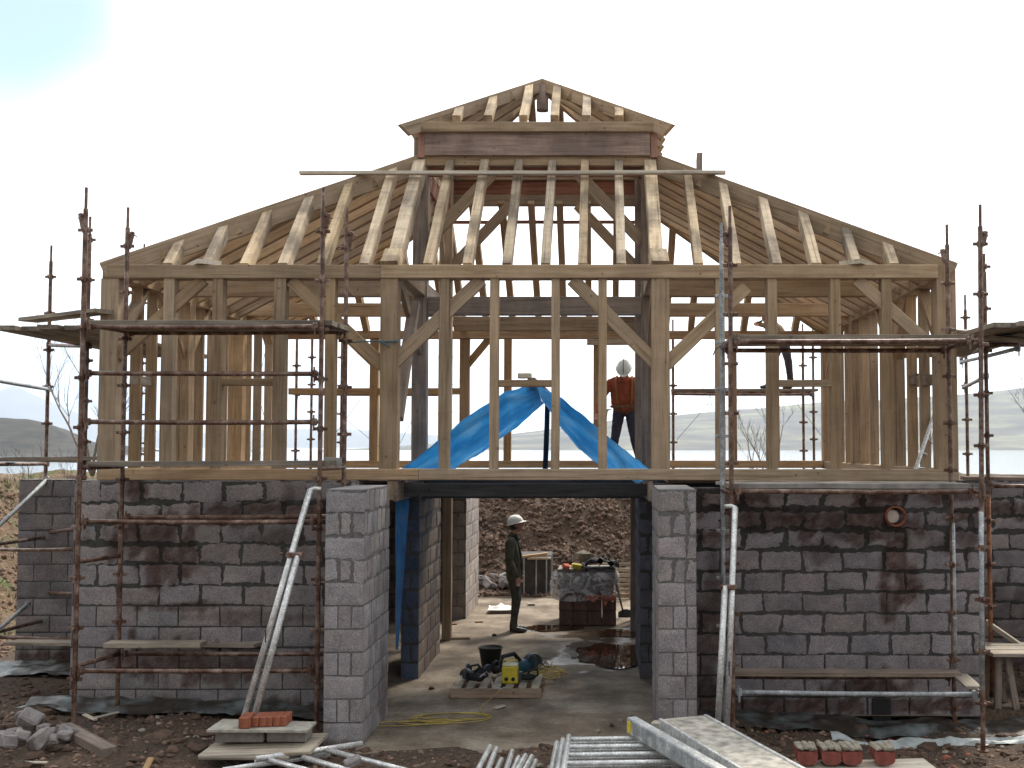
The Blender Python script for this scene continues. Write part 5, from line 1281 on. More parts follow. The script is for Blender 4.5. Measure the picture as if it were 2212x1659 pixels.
# yellow transformer box
c = on(1101, 1478); c = c + Vector((0, .08, 0)); tf = thing('transformer', 'yellow site transformer box with a pale lid and handle, on the tool pallet', 'transformer', c)
mb = MB(); mb.cbox(c + Vector((0, 0, .10)), (.19, .15, .20), .015); mb.build('case', YELLOW, tf)
mb = MB(); mb.cbox(c + Vector((0, 0, .213)), (.185, .145, .03), .01); mb.build('lid', simple('pale_yellow_lid', (.62, .58, .38), .5), tf)
mb = MB(); mb.path([c + Vector((-.085, 0, .20)), c + Vector((-.085, 0, .262)), c + Vector((.085, 0, .262)), c + Vector((.085, 0, .20))], .008, 6); mb.build('handle', YELLOW, tf)
mb = MB(); mb.tube(c + Vector((-.04, -.078, .06)), c + Vector((-.04, -.10, .06)), .022, 12); mb.tube(c + Vector((.04, -.078, .06)), c + Vector((.04, -.10, .06)), .022, 12); mb.build('socket', BLACKP, tf)
# grinder / drill: small machines
STEEL = simple('machine_grey', (.10, .12, .14), .4, metal=.4); TEAL = simple('teal_casing', (.03, .09, .12), .45)
def machine(label, c, rz, cas, name='power_tool', sc=1.0):
    r = thing(name, label, 'power tool', c); rot = Matrix.Rotation(rz, 3, 'Z'); c = Vector(c)
    L = lambda x, y, z: c + rot @ (Vector((x, y, z)) * sc)
    mb = MB(); mb.path([L(-.13, 0, .07), L(-.08, 0, .075), L(.02, 0, .08), L(.08, 0, .08)], [.035 * sc, .048 * sc, .052 * sc, .038 * sc], 14); mb.build('motor_case', cas, r, smooth=True)
    mb = MB(); mb.path([L(-.13, 0, .07), L(-.18, 0, .10), L(-.17, 0, .17), L(-.07, 0, .18), L(-.02, 0, .12)], .017 * sc, 8); mb.build('handle', BLACKP, r, smooth=True)
    mb = MB(); mb.lathe([(0, -.006), (.055 * sc, -.006), (.055 * sc, .006), (0, .006)], L(.09, 0, .09), 24, rot @ Euler((R(90), 0, 0)).to_matrix()); mb.build('blade', STEEL, r)
    mb = MB(); n = 14
    for q in (-.02, .02): mb.path([L(.09 + .07 * math.cos(a), q, .09 + .07 * math.sin(a)) for a in [R(-10 + i * 200 / n) for i in range(n + 1)]], .008 * sc, 6)
    mb.grid(lambda u, v: L(.09 + .073 * math.cos(R(-10 + 200 * u)), -.02 + .04 * v, .09 + .073 * math.sin(R(-10 + 200 * u))), 14, 1)
    mb.build('guard', STEEL, r); return r
machine('dark circular saw with a grey blade guard at the front left of the tool pallet', on(1022, 1476), R(160), BLACKP)
machine('small black power drill with dark casing between saw and bucket on the pallet', on(1042, 1462), R(30), BLACKP, sc=.85)
machine('grey planer with black grip standing behind the circular saw, left end of the tool pallet', on(1012, 1462), R(100), STEEL, sc=.9)
machine('dark drill with grey guard lying between the bucket and the yellow box', on(1078, 1458), R(70), BLACKP, sc=1.0)
machine('dark battery saw at the right of the yellow box, in front of the cut-off saw', on(1137, 1474), R(200), BLACKP, sc=.8)
machine('large cut-off saw with dark teal casing and round guard, right of the yellow box', on(1128, 1462), R(35), TEAL, sc=1.6)
mb = MB(); mb.path([on(1037, 1462, TOP + .14), on(1052, 1450, TOP + .15), on(1062, 1468, TOP + .08), on(1064, 1484, TOP + .02), on(1080, 1488, TOP + .015), on(1092, 1484, TOP + .02)], .006, 6)
tag(mb.build('cable', simple('pale_grey_cable', (.45, .45, .45), .5)), 'pale grey lead curling down from the saw on the pallet', 'cable')
# cables
def coil(label, cpx, cpy, rx, ry, turns, m, r=.0042, z=.008, seed=1, tail=None, rise=.0):
    rr = random.Random(seed); c = G(cpx, cpy, 0); pts = []
    for k in range(turns * 14):
        a = 2 * math.pi * k / 14; q = 1 + .75 * noise.noise(Vector((k * .13 + seed, seed, 0)))
        dx = .26 * noise.noise(Vector((k * .07, seed, 3))); pts.append(c + Vector((rx * q * math.cos(a) + dx, ry * q * math.sin(a) + dx * .6, z + rise * abs(math.sin(k * .4)) + .004 * (k / 14))))
    if tail: pts = [G(x, y, zz) for x, y, zz in tail] + pts
    sm = []
    for i in range(len(pts) - 1):
        for t in (0, .33, .66): sm.append(pts[i].lerp(pts[i + 1], t))
    for _ in range(3): sm = [sm[0]] + [(sm[i - 1] + sm[i] * 2 + sm[i + 1]) / 4 for i in range(1, len(sm) - 1)] + [sm[-1]]
    mb = MB(); mb.path(sm, r, 6); return tag(mb.build('cable', m, smooth=True), label, 'cable')
coil('yellow extension lead in loose loops on the floor before the tool pallet', 985, 1551, .34, .17, 4, CABLE, seed=3, tail=[(1088, 1484, TOP + .02), (1070, 1500, TOP - .02), (1052, 1518, .02), (1030, 1532, .01)])
coil('second loop of the yellow lead lying nearer the left wing wall', 905, 1563, .28, .09, 3, CABLE, seed=8)
coil('tangled yellow and dark leads heaped at the right end of the tool pallet', 1178, 1470, .24, .17, 10, CABLE, seed=5, rise=.10, z=.02)
coil('dark lead tangled over the right end of the tool pallet', 1160, 1462, .13, .12, 5, simple('brown_cable', (.06, .05, .03), .6), seed=9, rise=.12, z=.08)
# loose offcuts on the floor
def chip(label, px, py, L=.12, w=.05, t=.025, m=PALE, a=0, name='offcut', z=0.0):
    p = G(px, py, z) + Vector((0, 0, t / 2 + .004)); d = Vector((math.cos(a), math.sin(a), 0)) * L / 2
    return tag(beam(name, p - d, p + d, w, t, m, False), label, 'offcut')
chip('pale wood offcut on the floor right of the looped yellow lead', 1079, 1530, .16, .06, .02, a=.9)
chip('orange offcut at the foot of the left timber door post', 994, 1381, .3, .08, .03, OAKO, .1)
chip('small brown offcut on the floor near the left door post', 978, 1350, .14, .05, .02, OAKR, 0)
chip('small orange offcut on the floor left of the standing man', 1035, 1345, .12, .06, .02, OAKO, .3)
chip('pale brick-sized offcut on the floor behind the standing man', 1148, 1308, .14, .08, .04, PALE, 0)
chip('pale offcut by the rear cheek wall', 1022, 1293, .15, .08, .04, PALE, .2)
for i, (px, py) in enumerate(((1092, 1475), (1240, 1420), (1068, 1372), (1340, 1556), (1322, 1567), (1290, 1580), (1365, 1549), (1046, 1452), (932, 1487))):
    mb = MB(); mb.rock(G(px, py, .012), .045, .6); tag(mb.build('stone', MORTL if i % 2 else DIRT), 'small loose stone lying on the concrete floor of the passage', 'stone', 'loose stones on the floor')
mb = MB(); c = G(1083, 1322, 0)
mb.grid(lambda u, v: c + Vector((-.22 + .5 * u, -.25 + .5 * v, .02 + .09 * max(0, noise.noise(Vector((u * 4, v * 4, 1)))) + .05)), 14, 14)
tag(mb.build('plastic_bag', WHITEP, smooth=True), 'crumpled white plastic bag on the floor behind the standing man', 'bag')

# pack of blocks in torn clear wrapping
pk0 = G(1207, 1352, 0); pk1 = G(1331, 1354, 0); pk = (pk0 + pk1) / 2; wpk = (pk1 - pk0).length
PK = thing('block_pack', 'pack of red-brown blocks in torn clear wrapping, standing at the back of the passage', 'block pack', (pk.x, pk.y + .45, 0))
BRB = simple('red_brown_block', (.16, .09, .075), .9, var=.35, scale=12, bmp=.3)
for row in range(2):
    for cx_ in range(4):
        for d_ in range(2):
            mb = MB(); bw = wpk / 4; mb.cbox((pk0.x + bw * (cx_ + .5), pk.y + .24 + .46 * d_, .12 + .235 * row + .002), (bw - .008, .44, .225), .008, jit=.003); mb.build('block', BRB, PK)
blkg = simple('mid_grey_block', (.22, .2, .19), .9, var=.3, scale=12)
for cx_ in range(4):
    for row in range(2):
        mb = MB(); bw = wpk / 4; mb.cbox((pk0.x - .03 + bw * (cx_ + .5), pk.y + .5, .60 + .2 * row), (bw - .01, .6, .19), .008, Euler((0, random.uniform(-.03, .03), random.uniform(-.08, .08))).to_matrix()); mb.build('block', blkg, PK)
# clear film draped over the upper layer
fm, fn, fl, fb = newmat('clear_film'); fb.inputs['Base Color'].default_value = (.86, .86, .88, 1); fb.inputs['Roughness'].default_value = .22
t_ = fn.new('ShaderNodeTexCoord'); n_ = noise_node(fn, fl, t_.outputs['Object'], 6, 5, .6, 1.5); bump(fn, fl, n_.outputs['Fac'], .8, .04, fb)
tr_ = fn.new('ShaderNodeBsdfTransparent'); ms_ = fn.new('ShaderNodeMixShader'); rr_ = ramp(fn, fl, n_.outputs['Fac'], [(.4, (.10, .10, .10)), (.62, (.8, .8, .8))])
fl.new(rr_.outputs[0], ms_.inputs[0]); fl.new(tr_.outputs[0], ms_.inputs[1]); fl.new(fb.outputs[0], ms_.inputs[2]); fl.new(ms_.outputs[0], fn['Material Output'].inputs['Surface'])
def Pf(u, v):
    a = -math.pi * .52 + 2 * math.pi * u * .98; rx, ry = wpk / 2 + .10, .46
    x = max(-1, min(1, 1.25 * math.sin(a))) * rx; y = -max(-1, min(1, 1.25 * math.cos(a))) * ry
    wr = .05 * noise.noise(Vector((u * 13, v * 4, 0))); z = .42 + .44 * v
    k = 1 + wr - .12 * smooth(.75, 1, v)
    return Vector((pk.x - .04 + x * k, pk.y + .47 + y * k, z + .07 * noise.noise(Vector((u * 7, 3, v * 2)))))
mb = MB(); mb.grid(Pf, 90, 12); mb.build('wrapping', fm, PK, smooth=True)
def Pr(u, v): return Vector((pk.x + wpk * (-.05 + .52 * u), pk.y + .02 - .06 * v + .05 * noise.noise(Vector((u * 8, v * 5, 4))), .50 - .16 * v * (.5 + noise.noise(Vector((u * 5, 1, 1)))) + .02 * noise.noise(Vector((u * 20, v * 9, 1)))))
mb = MB(); mb.grid(Pr, 40, 8); mb.build('torn_film', simple('red_torn_film', (.5, .17, .11), .35, var=.5, scale=20), PK, smooth=True)
# things lying on the pack
zt2 = .91
def Pb(u, v): return Vector((pk.x - .1 + .62 * u, pk.y + .15 + .55 * v, zt2 + .035 + .10 * math.sin(math.pi * u) * (1 - .4 * v) + .11 * noise.noise(Vector((u * 7, v * 6, 2)))))
mb = MB(); mb.grid(Pb, 26, 20); tag(mb.build('plastic_sheet', BLACKP, smooth=False), 'crumpled black plastic sheet heaped on top of the block pack', 'sheet')
mb = MB(); mb.cbox((pk.x - .18, pk.y + .22, zt2 + .03), (.16, .12, .09), .02, Euler((0, .15, .3)).to_matrix()); tag(mb.build('glove', YELLOW), 'yellow work glove lying on the left of the block pack', 'glove')
mb = MB(); mb.rock((pk.x - .36, pk.y + .25, zt2 + .02), .12, .5); tag(mb.build('glove', simple('orange_rag', (.6, .13, .05), .8)), 'orange rag on the far left corner of the block pack', 'rag')
mb = MB(); mb.rock((pk.x - .1, pk.y + .62, zt2 + .15), .16, .7); tag(mb.build('bundle', MORTL), 'pale bundle behind the black sheet on the block pack', 'bundle')
# shovel
a = V(1322, 1228, pk.y + .3); b = G(1348, 1330, .03) + Vector((0, .1, 0))
sh = thing('shovel', 'dark shovel leaning on the right side of the block pack', 'shovel', b)
mb = MB(); mb.tube(a, b, .017, 8); mb.tube(a + Vector((-.06, 0, .01)), a + Vector((.06, 0, -.01)), .014, 8); mb.build('shaft', simple('dark_shaft', (.03, .025, .02), .6), sh)
mb = MB(); mb.grid(lambda u, v: b + Vector((-.10 + .27 * u, -.08 * v - .03, .10 - .16 * v + .05 * math.cos(math.pi * (u - .5)) - .05)), 8, 6); mb.build('blade', simple('dark_blade', (.025, .022, .02), .5), sh, smooth=True)
# standing stack of pallets behind
ps = thing('pallet_stack', 'leaning yellowish pallet with slats showing, behind the block pack', 'pallet', G(1345, 1290, 0))
Yps = G(1345, 1296, 0).y
for k, (ya, yb) in enumerate(((1216, 1223), (1227, 1235), (1239, 1247), (1251, 1258), (1262, 1268), (1273, 1279), (1284, 1292))):
    z0, z1 = ZZ(yb, Yps), ZZ(ya, Yps)
    _b('slat', (XX(1290, Yps), Yps + .02 * k, (z0 + z1) / 2), (XX(1364, Yps), Yps + .02 * k, (z0 + z1) / 2), .03, z1 - z0, OAKO if k == 6 else PALEW, ps)
for px in (1300, 1362): _b('bearer', (XX(px, Yps), Yps + .09, 0.0), (XX(px, Yps), Yps + .16, ZZ(1214, Yps)), .06, .07, BRN, ps, up=(0, 1, 0))
# concrete form behind the man with bars and boards on top
fo = thing('formwork_box', 'dark box of formwork with upright steel bars at the foot of the bank', 'formwork', G(1150, 1288, 0))
Yf = G(1150, 1288, 0).y
mb = MB(); mb.cbox((XX(1152, Yf), Yf + .5, .38), (XX(1190, Yf) - XX(1112, Yf), .8, .80), .02); mb.build('shutter', simple('dark_shutter', (.045, .04, .038), .8, var=.4), fo)
for px in (1133, 1159, 1181):
    mb = MB(); mb.tube((XX(px, Yf), Yf + .07, 0), (XX(px, Yf), Yf + .07, ZZ(1200, Yf)), .014, 8); mb.build('steel_bar', GALV, fo)
tag(beam('timber_offcut', V(1128, 1203, Yf), V(1183, 1196, Yf), .14, .05, OAKO, False), 'orange board lying on top of the formwork box, upper', 'board')
tag(beam('timber_offcut', V(1140, 1206, Yf + .1), V(1190, 1205, Yf + .1), .14, .04, PALE, False), 'pale board lying on top of the formwork box, lower', 'board')
# rubble of broken blocks and twigs at the foot of the bank
rc = G(1060, 1278, 0)
for k in range(16):
    mb = MB(); rr = random.Random(k + 40); d = Vector((rr.uniform(-.55, .35), rr.uniform(-.1, .5), 0)); s = rr.uniform(.16, .34)
    mb.cbox(rc + d + Vector((0, 0, s * .3 + rr.uniform(0, .22))), (s, s * .6, s * .55), .02, Euler((rr.uniform(-.8, .8), rr.uniform(-.8, .8), rr.uniform(0, 3))).to_matrix(), jit=.012)
    tag(mb.build('broken_block', blkg), 'broken grey block in the rubble heap at the foot of the bank behind the passage', 'broken block', 'broken blocks at the foot of the bank')

# ------------------------------------------------------------ foreground
def aluprop(label, long_, short_, Y0, Y1_, z0, ground):
    """telescopic aluminium push-pull prop: a long tube with a bent head and a shorter tube clamped beside it"""
    a = V(*long_[0], Y0); b = V(*long_[1], Y1_); r = thing('adjustable_prop', label, 'prop', a, 'aluminium props leaning on the scaffolds')
    mb = MB(); mb.tube(a, b, .030, 14); mb.build('outer_tube', ALU, r, smooth=True)
    hd = b + Vector((.10 if long_[1][0] < 1000 else -.10, .03, .005)); mb = MB(); mb.path([b - (b - a).normalized() * .04, b, b + (hd - b) * .4 + Vector((0, 0, .012)), hd], .022, 10); mb.build('hooked_head', ALU, r, smooth=True)
    c = V(*short_[0], Y0 - .03); d = V(*short_[1], Y0 - .03 + (Y1_ - Y0) * (short_[0][1] - short_[1][1]) / (long_[0][1] - long_[1][1])); mb = MB(); mb.tube(c, d, .030, 14); mb.build('inner_tube', ALU, r, smooth=True)
    m_ = a.lerp(b, (short_[0][1] - short_[1][1]) / (long_[0][1] - long_[1][1])); mb = MB(); mb.cbox(m_.lerp(d, .5), (abs(m_.x - d.x) + .09, .08, .05), .01); mb.tube(m_ + Vector((-.08, -.03, 0)), m_ + Vector((-.14, -.05, .02)), .008, 6); mb.build('clamp', RUST, r)
    mb = MB(); mb.cbox(m_ + Vector((0, -.028, 0)) - (b - a) * .38, (.012, .012, .22), .003); mb.build('slot', simple('dark_slot', (.05, .05, .05)), r)
aluprop('long pair of dull aluminium tubes leaning on the left scaffold above the brick board', ((526, 1553), (670, 1058)), ((548, 1553), (643, 1201)), 10.15, 10.62, 0, 0)
aluprop('long pair of dull aluminium tubes leaning on the right scaffold by the right wing wall', ((1570, 1571), (1588, 1096)), ((1551, 1560), (1566, 1265)), 10.25, 10.62, 0, 0)
# mortar board on blocks, with bricks
Yb = 10.0
cz = G(566, 1606, .08); 
low = []
tag(beam('plywood_board', V(455, 1614, 9.95), V(690, 1606, 9.95), .62, .03, PALEW, False), 'lower weathered plywood sheet lying on the earth under the brick board', 'board')
tag(beam('plywood_board', V(450, 1621, 9.85), V(640, 1622, 9.85), .5, .03, BOARD, False), 'lowest warped board in the earth under the brick board', 'board')
zb = V(566, 1606, 9.95).z + .02
for i, (px, lb) in enumerate(((522, 'dark grey block under the left half of the brick board'), (623, 'grey block under the right half of the brick board'))):
    mb = MB(); p = V(px, 1600, 9.98); mb.cbox((p.x, 10.02, zb + .055), (.36 if i else .44, .22, .11), .008, jit=.003); tag(mb.build('support_block', blkg), lb, 'block')
zt3 = zb + .115
a = V(446, 1584, 9.72); b = V(664, 1584, 9.72)
mb = MB()
q = [Vector((G(446, 1582, zt3).x, G(446, 1582, zt3).y, zt3)), G(664, 1583, zt3), G(683, 1564, zt3), G(481, 1558, zt3)]
vs = [Vector((p.x, p.y, zt3)) for p in q] + [Vector((p.x, p.y, zt3 + .022)) for p in q]
mb.add(vs, [(0, 1, 2, 3), (4, 5, 6, 7), (0, 1, 5, 4), (1, 2, 6, 5), (2, 3, 7, 6), (3, 0, 4, 7)])
tag(mb.build('plywood_board', simple('grey_ply', (.36, .34, .29), .9, var=.3, scale=14)), 'pale plywood board raised on blocks, carrying orange bricks', 'board')
zt4 = zt3 + .024
p = G(529, 1571, zt4); mb = MB(); mb.cbox(p + Vector((.0, .05, .05)), (.105, .215, .098), .006, Euler((0, 0, .12)).to_matrix()); tag(mb.build('brick', CLAY), 'single orange brick at the left on the raised plywood board', 'brick')
for k in range(5):
    p = G(553 + 15 * k, 1569 - .5 * k, zt4); mb = MB(); mb.cbox(p + Vector((0, .06, .046)), (.062, .2, .09), .006, Euler((0, .05, .05 * (k % 2))).to_matrix()); tag(mb.build('brick', CLAY), 'orange brick on edge in the close row on the raised plywood board', 'brick', 'row of orange bricks on edge')
# rubble heap at the left
hl_ = [(15, 1600, .3), (55, 1560, .22), (80, 1575, .38), (115, 1580, .2), (105, 1612, .36), (20, 1625, .3), (185, 1592, .34), (145, 1612, .2), (60, 1612, .25), (38, 1590, .28), (130, 1600, .24), (175, 1612, .2)]
hl_ = [(x * .80, y - 0, s) for x, y, s in hl_]
for k, (px, py, s) in enumerate(hl_):
    rr = random.Random(k); p = G(px, py + 6, .12); mb = MB(); mb.cbox(p + Vector((0, 0, .06 + .03 * (k % 3))), (s * .54, s * .42, s * .36), .018, Euler((rr.uniform(-.6, .6), rr.uniform(-.5, .5), rr.uniform(0, 3))).to_matrix(), jit=.012)
    tag(mb.build('broken_block', simple('pale_broken_block', (.24, .215, .21), .95, var=.3, scale=16, bmp=.5) if k == 0 else bpy.data.materials['pale_broken_block']), 'broken pale block in the rubble heap at the bottom left of the scene', 'broken block', 'broken blocks at the bottom left')
tag(beam('timber_offcut', G(137, 1572, .16), G(238, 1625, .12) , .14, .085, OAKD, False), 'heavy brown timber offcut lying on the earth right of the pale rubble', 'timber')
# aluminium scaffold frame lying on the ground, bottom left
f1 = thing('aluminium_lattice', 'dull aluminium lattice frame lying flat on the earth before the left wing wall', 'lattice', G(700, 1640, .1))
def atube(r, a, b, rad=.025, nm='tube'):
    mb = MB(); mb.hollow(a, b, rad, .004, 14); return mb.build(nm, ALU, r, smooth=True)
atube(f1, G(551, 1640, .16), G(782, 1607, .13), .027, 'stile'); atube(f1, G(480, 1664, .10), G(712, 1629, .08), .024, 'stile')
atube(f1, G(576, 1640, .14), G(690, 1672, .09), .024, 'strut'); atube(f1, G(655, 1636, .14), G(765, 1668, .10), .024, 'strut'); atube(f1, G(706, 1620, .14), G(905, 1672, .10), .024, 'strut')
mb = MB(); mb.cbox(G(762, 1645, .16), (.14, .09, .06), .01, Euler((.2, -.3, .5)).to_matrix()); tag(mb.build('broken_block', bpy.data.materials['pale_broken_block']), 'lump of block resting on the lattice frame', 'broken block')
# bundle of tubes with open ends
for i, (x0, y0, x1, y1, z) in enumerate(((1058, 1613, 1030, 1668, .16), (1072, 1617, 1052, 1668, .15), (1106, 1623, 1092, 1668, .16), (1120, 1637, 1106, 1668, .12), (1135, 1632, 1115, 1668, .14), (1149, 1634, 1130, 1668, .12), (1083, 1640, 1070, 1668, .10), (1157, 1644, 1146, 1668, .08))):
    a = G(x0, y0, z); b = G(x1, y1, z - .02); b = a + (b - a).normalized() * 2.2; mb = MB(); mb.hollow(a, b, .024, .004, 14)
    tag(mb.build('scaffold_tube', ALU, smooth=True), 'dull metal tube in the loose bundle pointing at the passage', 'tube', 'bundle of metal tubes')
# three ladder frames stacked
for i in range(3):
    z = .36 - .085 * i; f2 = thing('aluminium_ladder', ('topmost', 'middle', 'lowest')[i] + ' of the stacked aluminium ladder frames beside the walkway board', 'ladder', G(1225, 1600, z), 'stacked aluminium ladder frames')
    o = -13 * i; a = G(1229 + o, 1591 + 7 * i, z); b = G(1217 + o, 1668, z - .02); b = a + (b - a).normalized() * 2.0
    atube(f2, a, b, .025, 'stile'); dx = 1.12; atube(f2, a + Vector((dx, .05, 0)), b + Vector((dx + .08, .05, 0)), .025, 'stile')
    for k in range(8):
        p = a.lerp(b, (.04 + k * .11)); atube(f2, p + Vector((.02, 0, 0)), p + Vector((dx - .02, 0.045, 0)), .021, 'rung')
# walkway board and the two channel beams under it
WK = simple('weathered_walkway_ply', (.33, .305, .265), .85, var=.5, scale=11, bmp=.2)
wk = thing('walkway_board', 'long aluminium-edged walkway board sloping towards us at the bottom right', 'walkway board', G(1475, 1553, .52))
zA = .52; a0, a1 = G(1417, 1553, zA), G(1534, 1553, zA); n0_, n1_ = G(1589, 1659, zA), G(1728, 1659, zA)
d = ((n0_ + n1_) / 2 - (a0 + a1) / 2).normalized(); s_ = (a1 - a0).normalized(); Lw = 3.2; cw = (a0 + a1) / 2
s_ = (s_ - d * s_.dot(d)).normalized(); hw = (a1 - a0).length / 2 * .97
_b('deck_panel', cw, cw + d * Lw, hw * 2 - .07, .03, WK, wk, seg=2, jit=0)
for q in (-1, 1): _b('side_rail', cw + s_ * q * (hw - .015) + Vector((0, 0, -.035)), cw + s_ * q * (hw - .015) + d * Lw + Vector((0, 0, -.035)), .03, .115, ALU, wk, seg=2, jit=0, ch=.004)
_b('end_rail', cw - s_ * (hw - .032) + d * .01 + Vector((0, 0, -.035)), cw + s_ * (hw - .032) + d * .01 + Vector((0, 0, -.035)), .02, .09, ALU, wk, seg=1, jit=0)
ch1 = thing('channel_beam', 'grey aluminium channel beam with a yellow paint mark at its end, left of the walkway board', 'beam', G(1356, 1570, .42))
a = V(1358, 1567, 9.45); b = a + (G(1536, 1672, .44) - G(1358, 1567, .44)).normalized() * 2.8
b.z = a.z; _b('web', a, b, .035, .13, GALV, ch1, seg=1, jit=0); _b('flange', a + Vector((.03, .02, .066)), b + Vector((.03, .02, .066)), .08, .008, ALU, ch1, seg=1, jit=0); _b('flange', a + Vector((.03, .02, -.068)), b + Vector((.03, .02, -.068)), .08, .008, ALU, ch1, seg=1, jit=0)
_b('paint_mark', a + (b - a).normalized() * .02 + Vector((-.016, -.010, 0)), a + (b - a).normalized() * .09 + Vector((-.016, -.010, 0)), .012, .10, YELLOW, ch1, seg=1, jit=0)
tag(beam('timber_offcut', G(1410, 1566, .44), G(1500, 1575, .44), .10, .06, PALE, False), 'pale timber spacer under the far end of the walkway board', 'spacer')
# supports under the frames and the walkway
for (x, y, zt_, lb) in ((.9, 9.25, .42, 'grey block propping the far end of the walkway board'), (1.25, 8.2, .42, 'grey block propping the near part of the walkway board')):
    mb = MB(); mb.cbox((x, y, zt_ / 2 - .03), (.4, .2, zt_ + .0), .01, jit=.004); tag(mb.build('support_block', blkg), lb, 'block')
# brick lumps and clay tiles on a board at the right
zq = .12
tag(beam('pale_plank', G(1720, 1662, zq - .03), G(2010, 1655, zq - .03), .35, .04, PALE, False), 'pale board under the row of broken red clay tiles', 'board')
CLAYR = simple('dull_red_clay', (.22, .06, .045), .85, var=.35, scale=14, bmp=.3)
for i, (xa_, xb_) in enumerate(((1724, 1767), (1776, 1818), (1820, 1864), (1891, 1935))):
    p = G((xa_ + xb_) / 2, 1656, zq); r = thing('clay_tile', ('leftmost', 'second', 'third', 'rightmost')[i] + ' of the four broken red clay tiles with mortar on top', 'clay tile', p, 'broken red clay tiles in a row')
    w = (G(xb_, 1656, zq) - G(xa_, 1656, zq)).length
    mb = MB(); prof = [(-.5, .125), (-.5, .09)] + [(-.5 + .5 * (1 - math.cos(t * math.pi / 10)), .09 - .08 * math.sin(t * math.pi / 10) ** .45) for t in range(1, 10)] + [(.5, .09), (.5, .125)]
    m_ = len(prof); vs = [p + Vector((a_ * w, y_, z_)) for y_ in (0, .22) for a_, z_ in prof]
    mb.add(vs, [tuple(range(m_)), tuple(range(2 * m_ - 1, m_ - 1, -1))] + [(k, (k + 1) % m_, m_ + (k + 1) % m_, m_ + k) for k in range(m_)])
    mb.build('tile_shell', CLAYR, r)
    mb = MB()
    for q in range(3): mb.cbox(p + Vector((w * (-.32 + .32 * q), .1, .150 + random.uniform(-.006, .006))), (w * .36, .2, .035), .01, Euler((0, random.uniform(-.06, .06), random.uniform(-.08, .08))).to_matrix(), jit=.008)
    mb.build('mortar_crust', MORTL, r)
# trestle bench at the far right
tb = thing('trestle_bench', 'low grey plank bench on splayed legs at the far right', 'bench', G(2180, 1505, 0))
Yt = 11.9; zb_ = ZZ(1412, Yt)
for k in range(3): _b('plank', (XX(2128, Yt) + .0, Yt + .24 * k, zb_), (XX(2128, Yt) + 1.8, Yt + .24 * k, zb_), .22, .04, BOARD, tb)
for px, dx in ((2150, -.02), (2168, .10), (2260, .1)):
    for dy in (.05, .42): _b('leg', (XX(px, Yt), Yt + dy, zb_ - .02), (XX(px, Yt) + dx, Yt + dy, 0), .07, .05, OAKD, tb, up=(0, 1, 0))
tag(beam('timber_offcut', V(2128, 1342, 12.6), V(2215, 1402, 12.4), .09, .05, BOARD, False), 'grey batten slanting down behind the trestle bench', 'batten')
tag(beam('timber_offcut', V(2122, 1402, 12.9), V(2290, 1392, 12.9), .2, .05, OAKO, False), 'orange board lying level behind the trestle bench', 'board')
# timber cappings on the set-back right wall
tag(beam('timber_offcut', V(2080, 1033, 14.1), V(2330, 1036, 14.1), .2, .05, OAKD, False), 'brown board capping the set-back wall at the far right', 'board')
tag(beam('timber_offcut', V(1575, 1043, 11.55), V(2062, 1044, 11.55), .12, .05, BOARD, False), 'long grey board lying along the top of the dark right wall', 'board')

# ------------------------------------------------------------ damp-proof sheeting at the foot of the walls
def sheeting(label, pts, w, m, seed, z=.05):
    def P(u, v):
        t = u * (len(pts) - 1); i = min(int(t), len(pts) - 2); p = pts[i].lerp(pts[i + 1], t - i)
        n = noise.fractal(Vector((p.x * 1.8, v * 2.5, seed)), 1, 2, 4)
        return Vector((p.x, p.y - w * v * (1 + .5 * noise.noise(Vector((p.x * 1.3, seed, 0)))), ground_z(p.x, p.y) + z + .055 * n + .05 * (1 - v)))
    mb = MB(); mb.grid(P, int(40 * (len(pts))), 12); return tag(mb.build('plastic_sheet', m, smooth=True), label, 'sheet')
def sheetmat(name, c, r=.35):
    m, n, l, b = newmat(name); t = n.new('ShaderNodeTexCoord'); a = noise_node(n, l, t.outputs['Object'], 3, 6, .7)
    rr = ramp(n, l, a.outputs['Fac'], [(.47, (.035, .028, .022)), (.66, c)]); l.new(rr.outputs[0], b.inputs['Base Color']); b.inputs['Roughness'].default_value = r; return m
SH1 = sheetmat('muddy_polythene', (.13, .15, .155), .3); SH2 = sheetmat('grey_membrane', (.26, .27, .27))
sheeting('muddy translucent sheeting at the foot of the left block wall', [Vector((-6.1, 11.6, 0)), Vector((-5.0, 11.66, 0)), Vector((-4, 11.66, 0)), Vector((-2.75, 11.66, 0))], .42, SH1, 1)
sheeting('muddy sheeting along the foot of the dark right wall', [Vector((1.0, 11.66, 0)), Vector((2.2, 11.66, 0)), Vector((3.2, 11.66, 0)), Vector((4.6, 11.75, 0))], .55, SH1, 4, .02)
sheeting('grey membrane folded at the foot of the set-back left wall', [Vector((-9.2, 14.2, 0)), Vector((-8.2, 14.2, 0)), Vector((-7.2, 14.25, 0)), Vector((-6.0, 14.25, 0))], .7, SH2, 7, .03)
sheeting('pale strip of membrane crossing the earth before the dark right wall', [Vector((2.3, 10.95, 0)), Vector((3.2, 10.95, 0)), Vector((3.9, 11.0, 0)), Vector((5.4, 10.85, 0))], .13, simple('pale_membrane', (.34, .37, .37), .5, var=.3), 11, .0)
mb = MB(); p = V(1915, 1580, 11.5); mb.cbox((p.x, 11.702, .06), (.2, .03, .24), .004); tag(mb.build('vent_shade_panel', BLACKP), 'square black panel standing in for the shade of an opening at the foot of the dark right wall', 'vent')  # flat black panel paints the dark inside a square hole

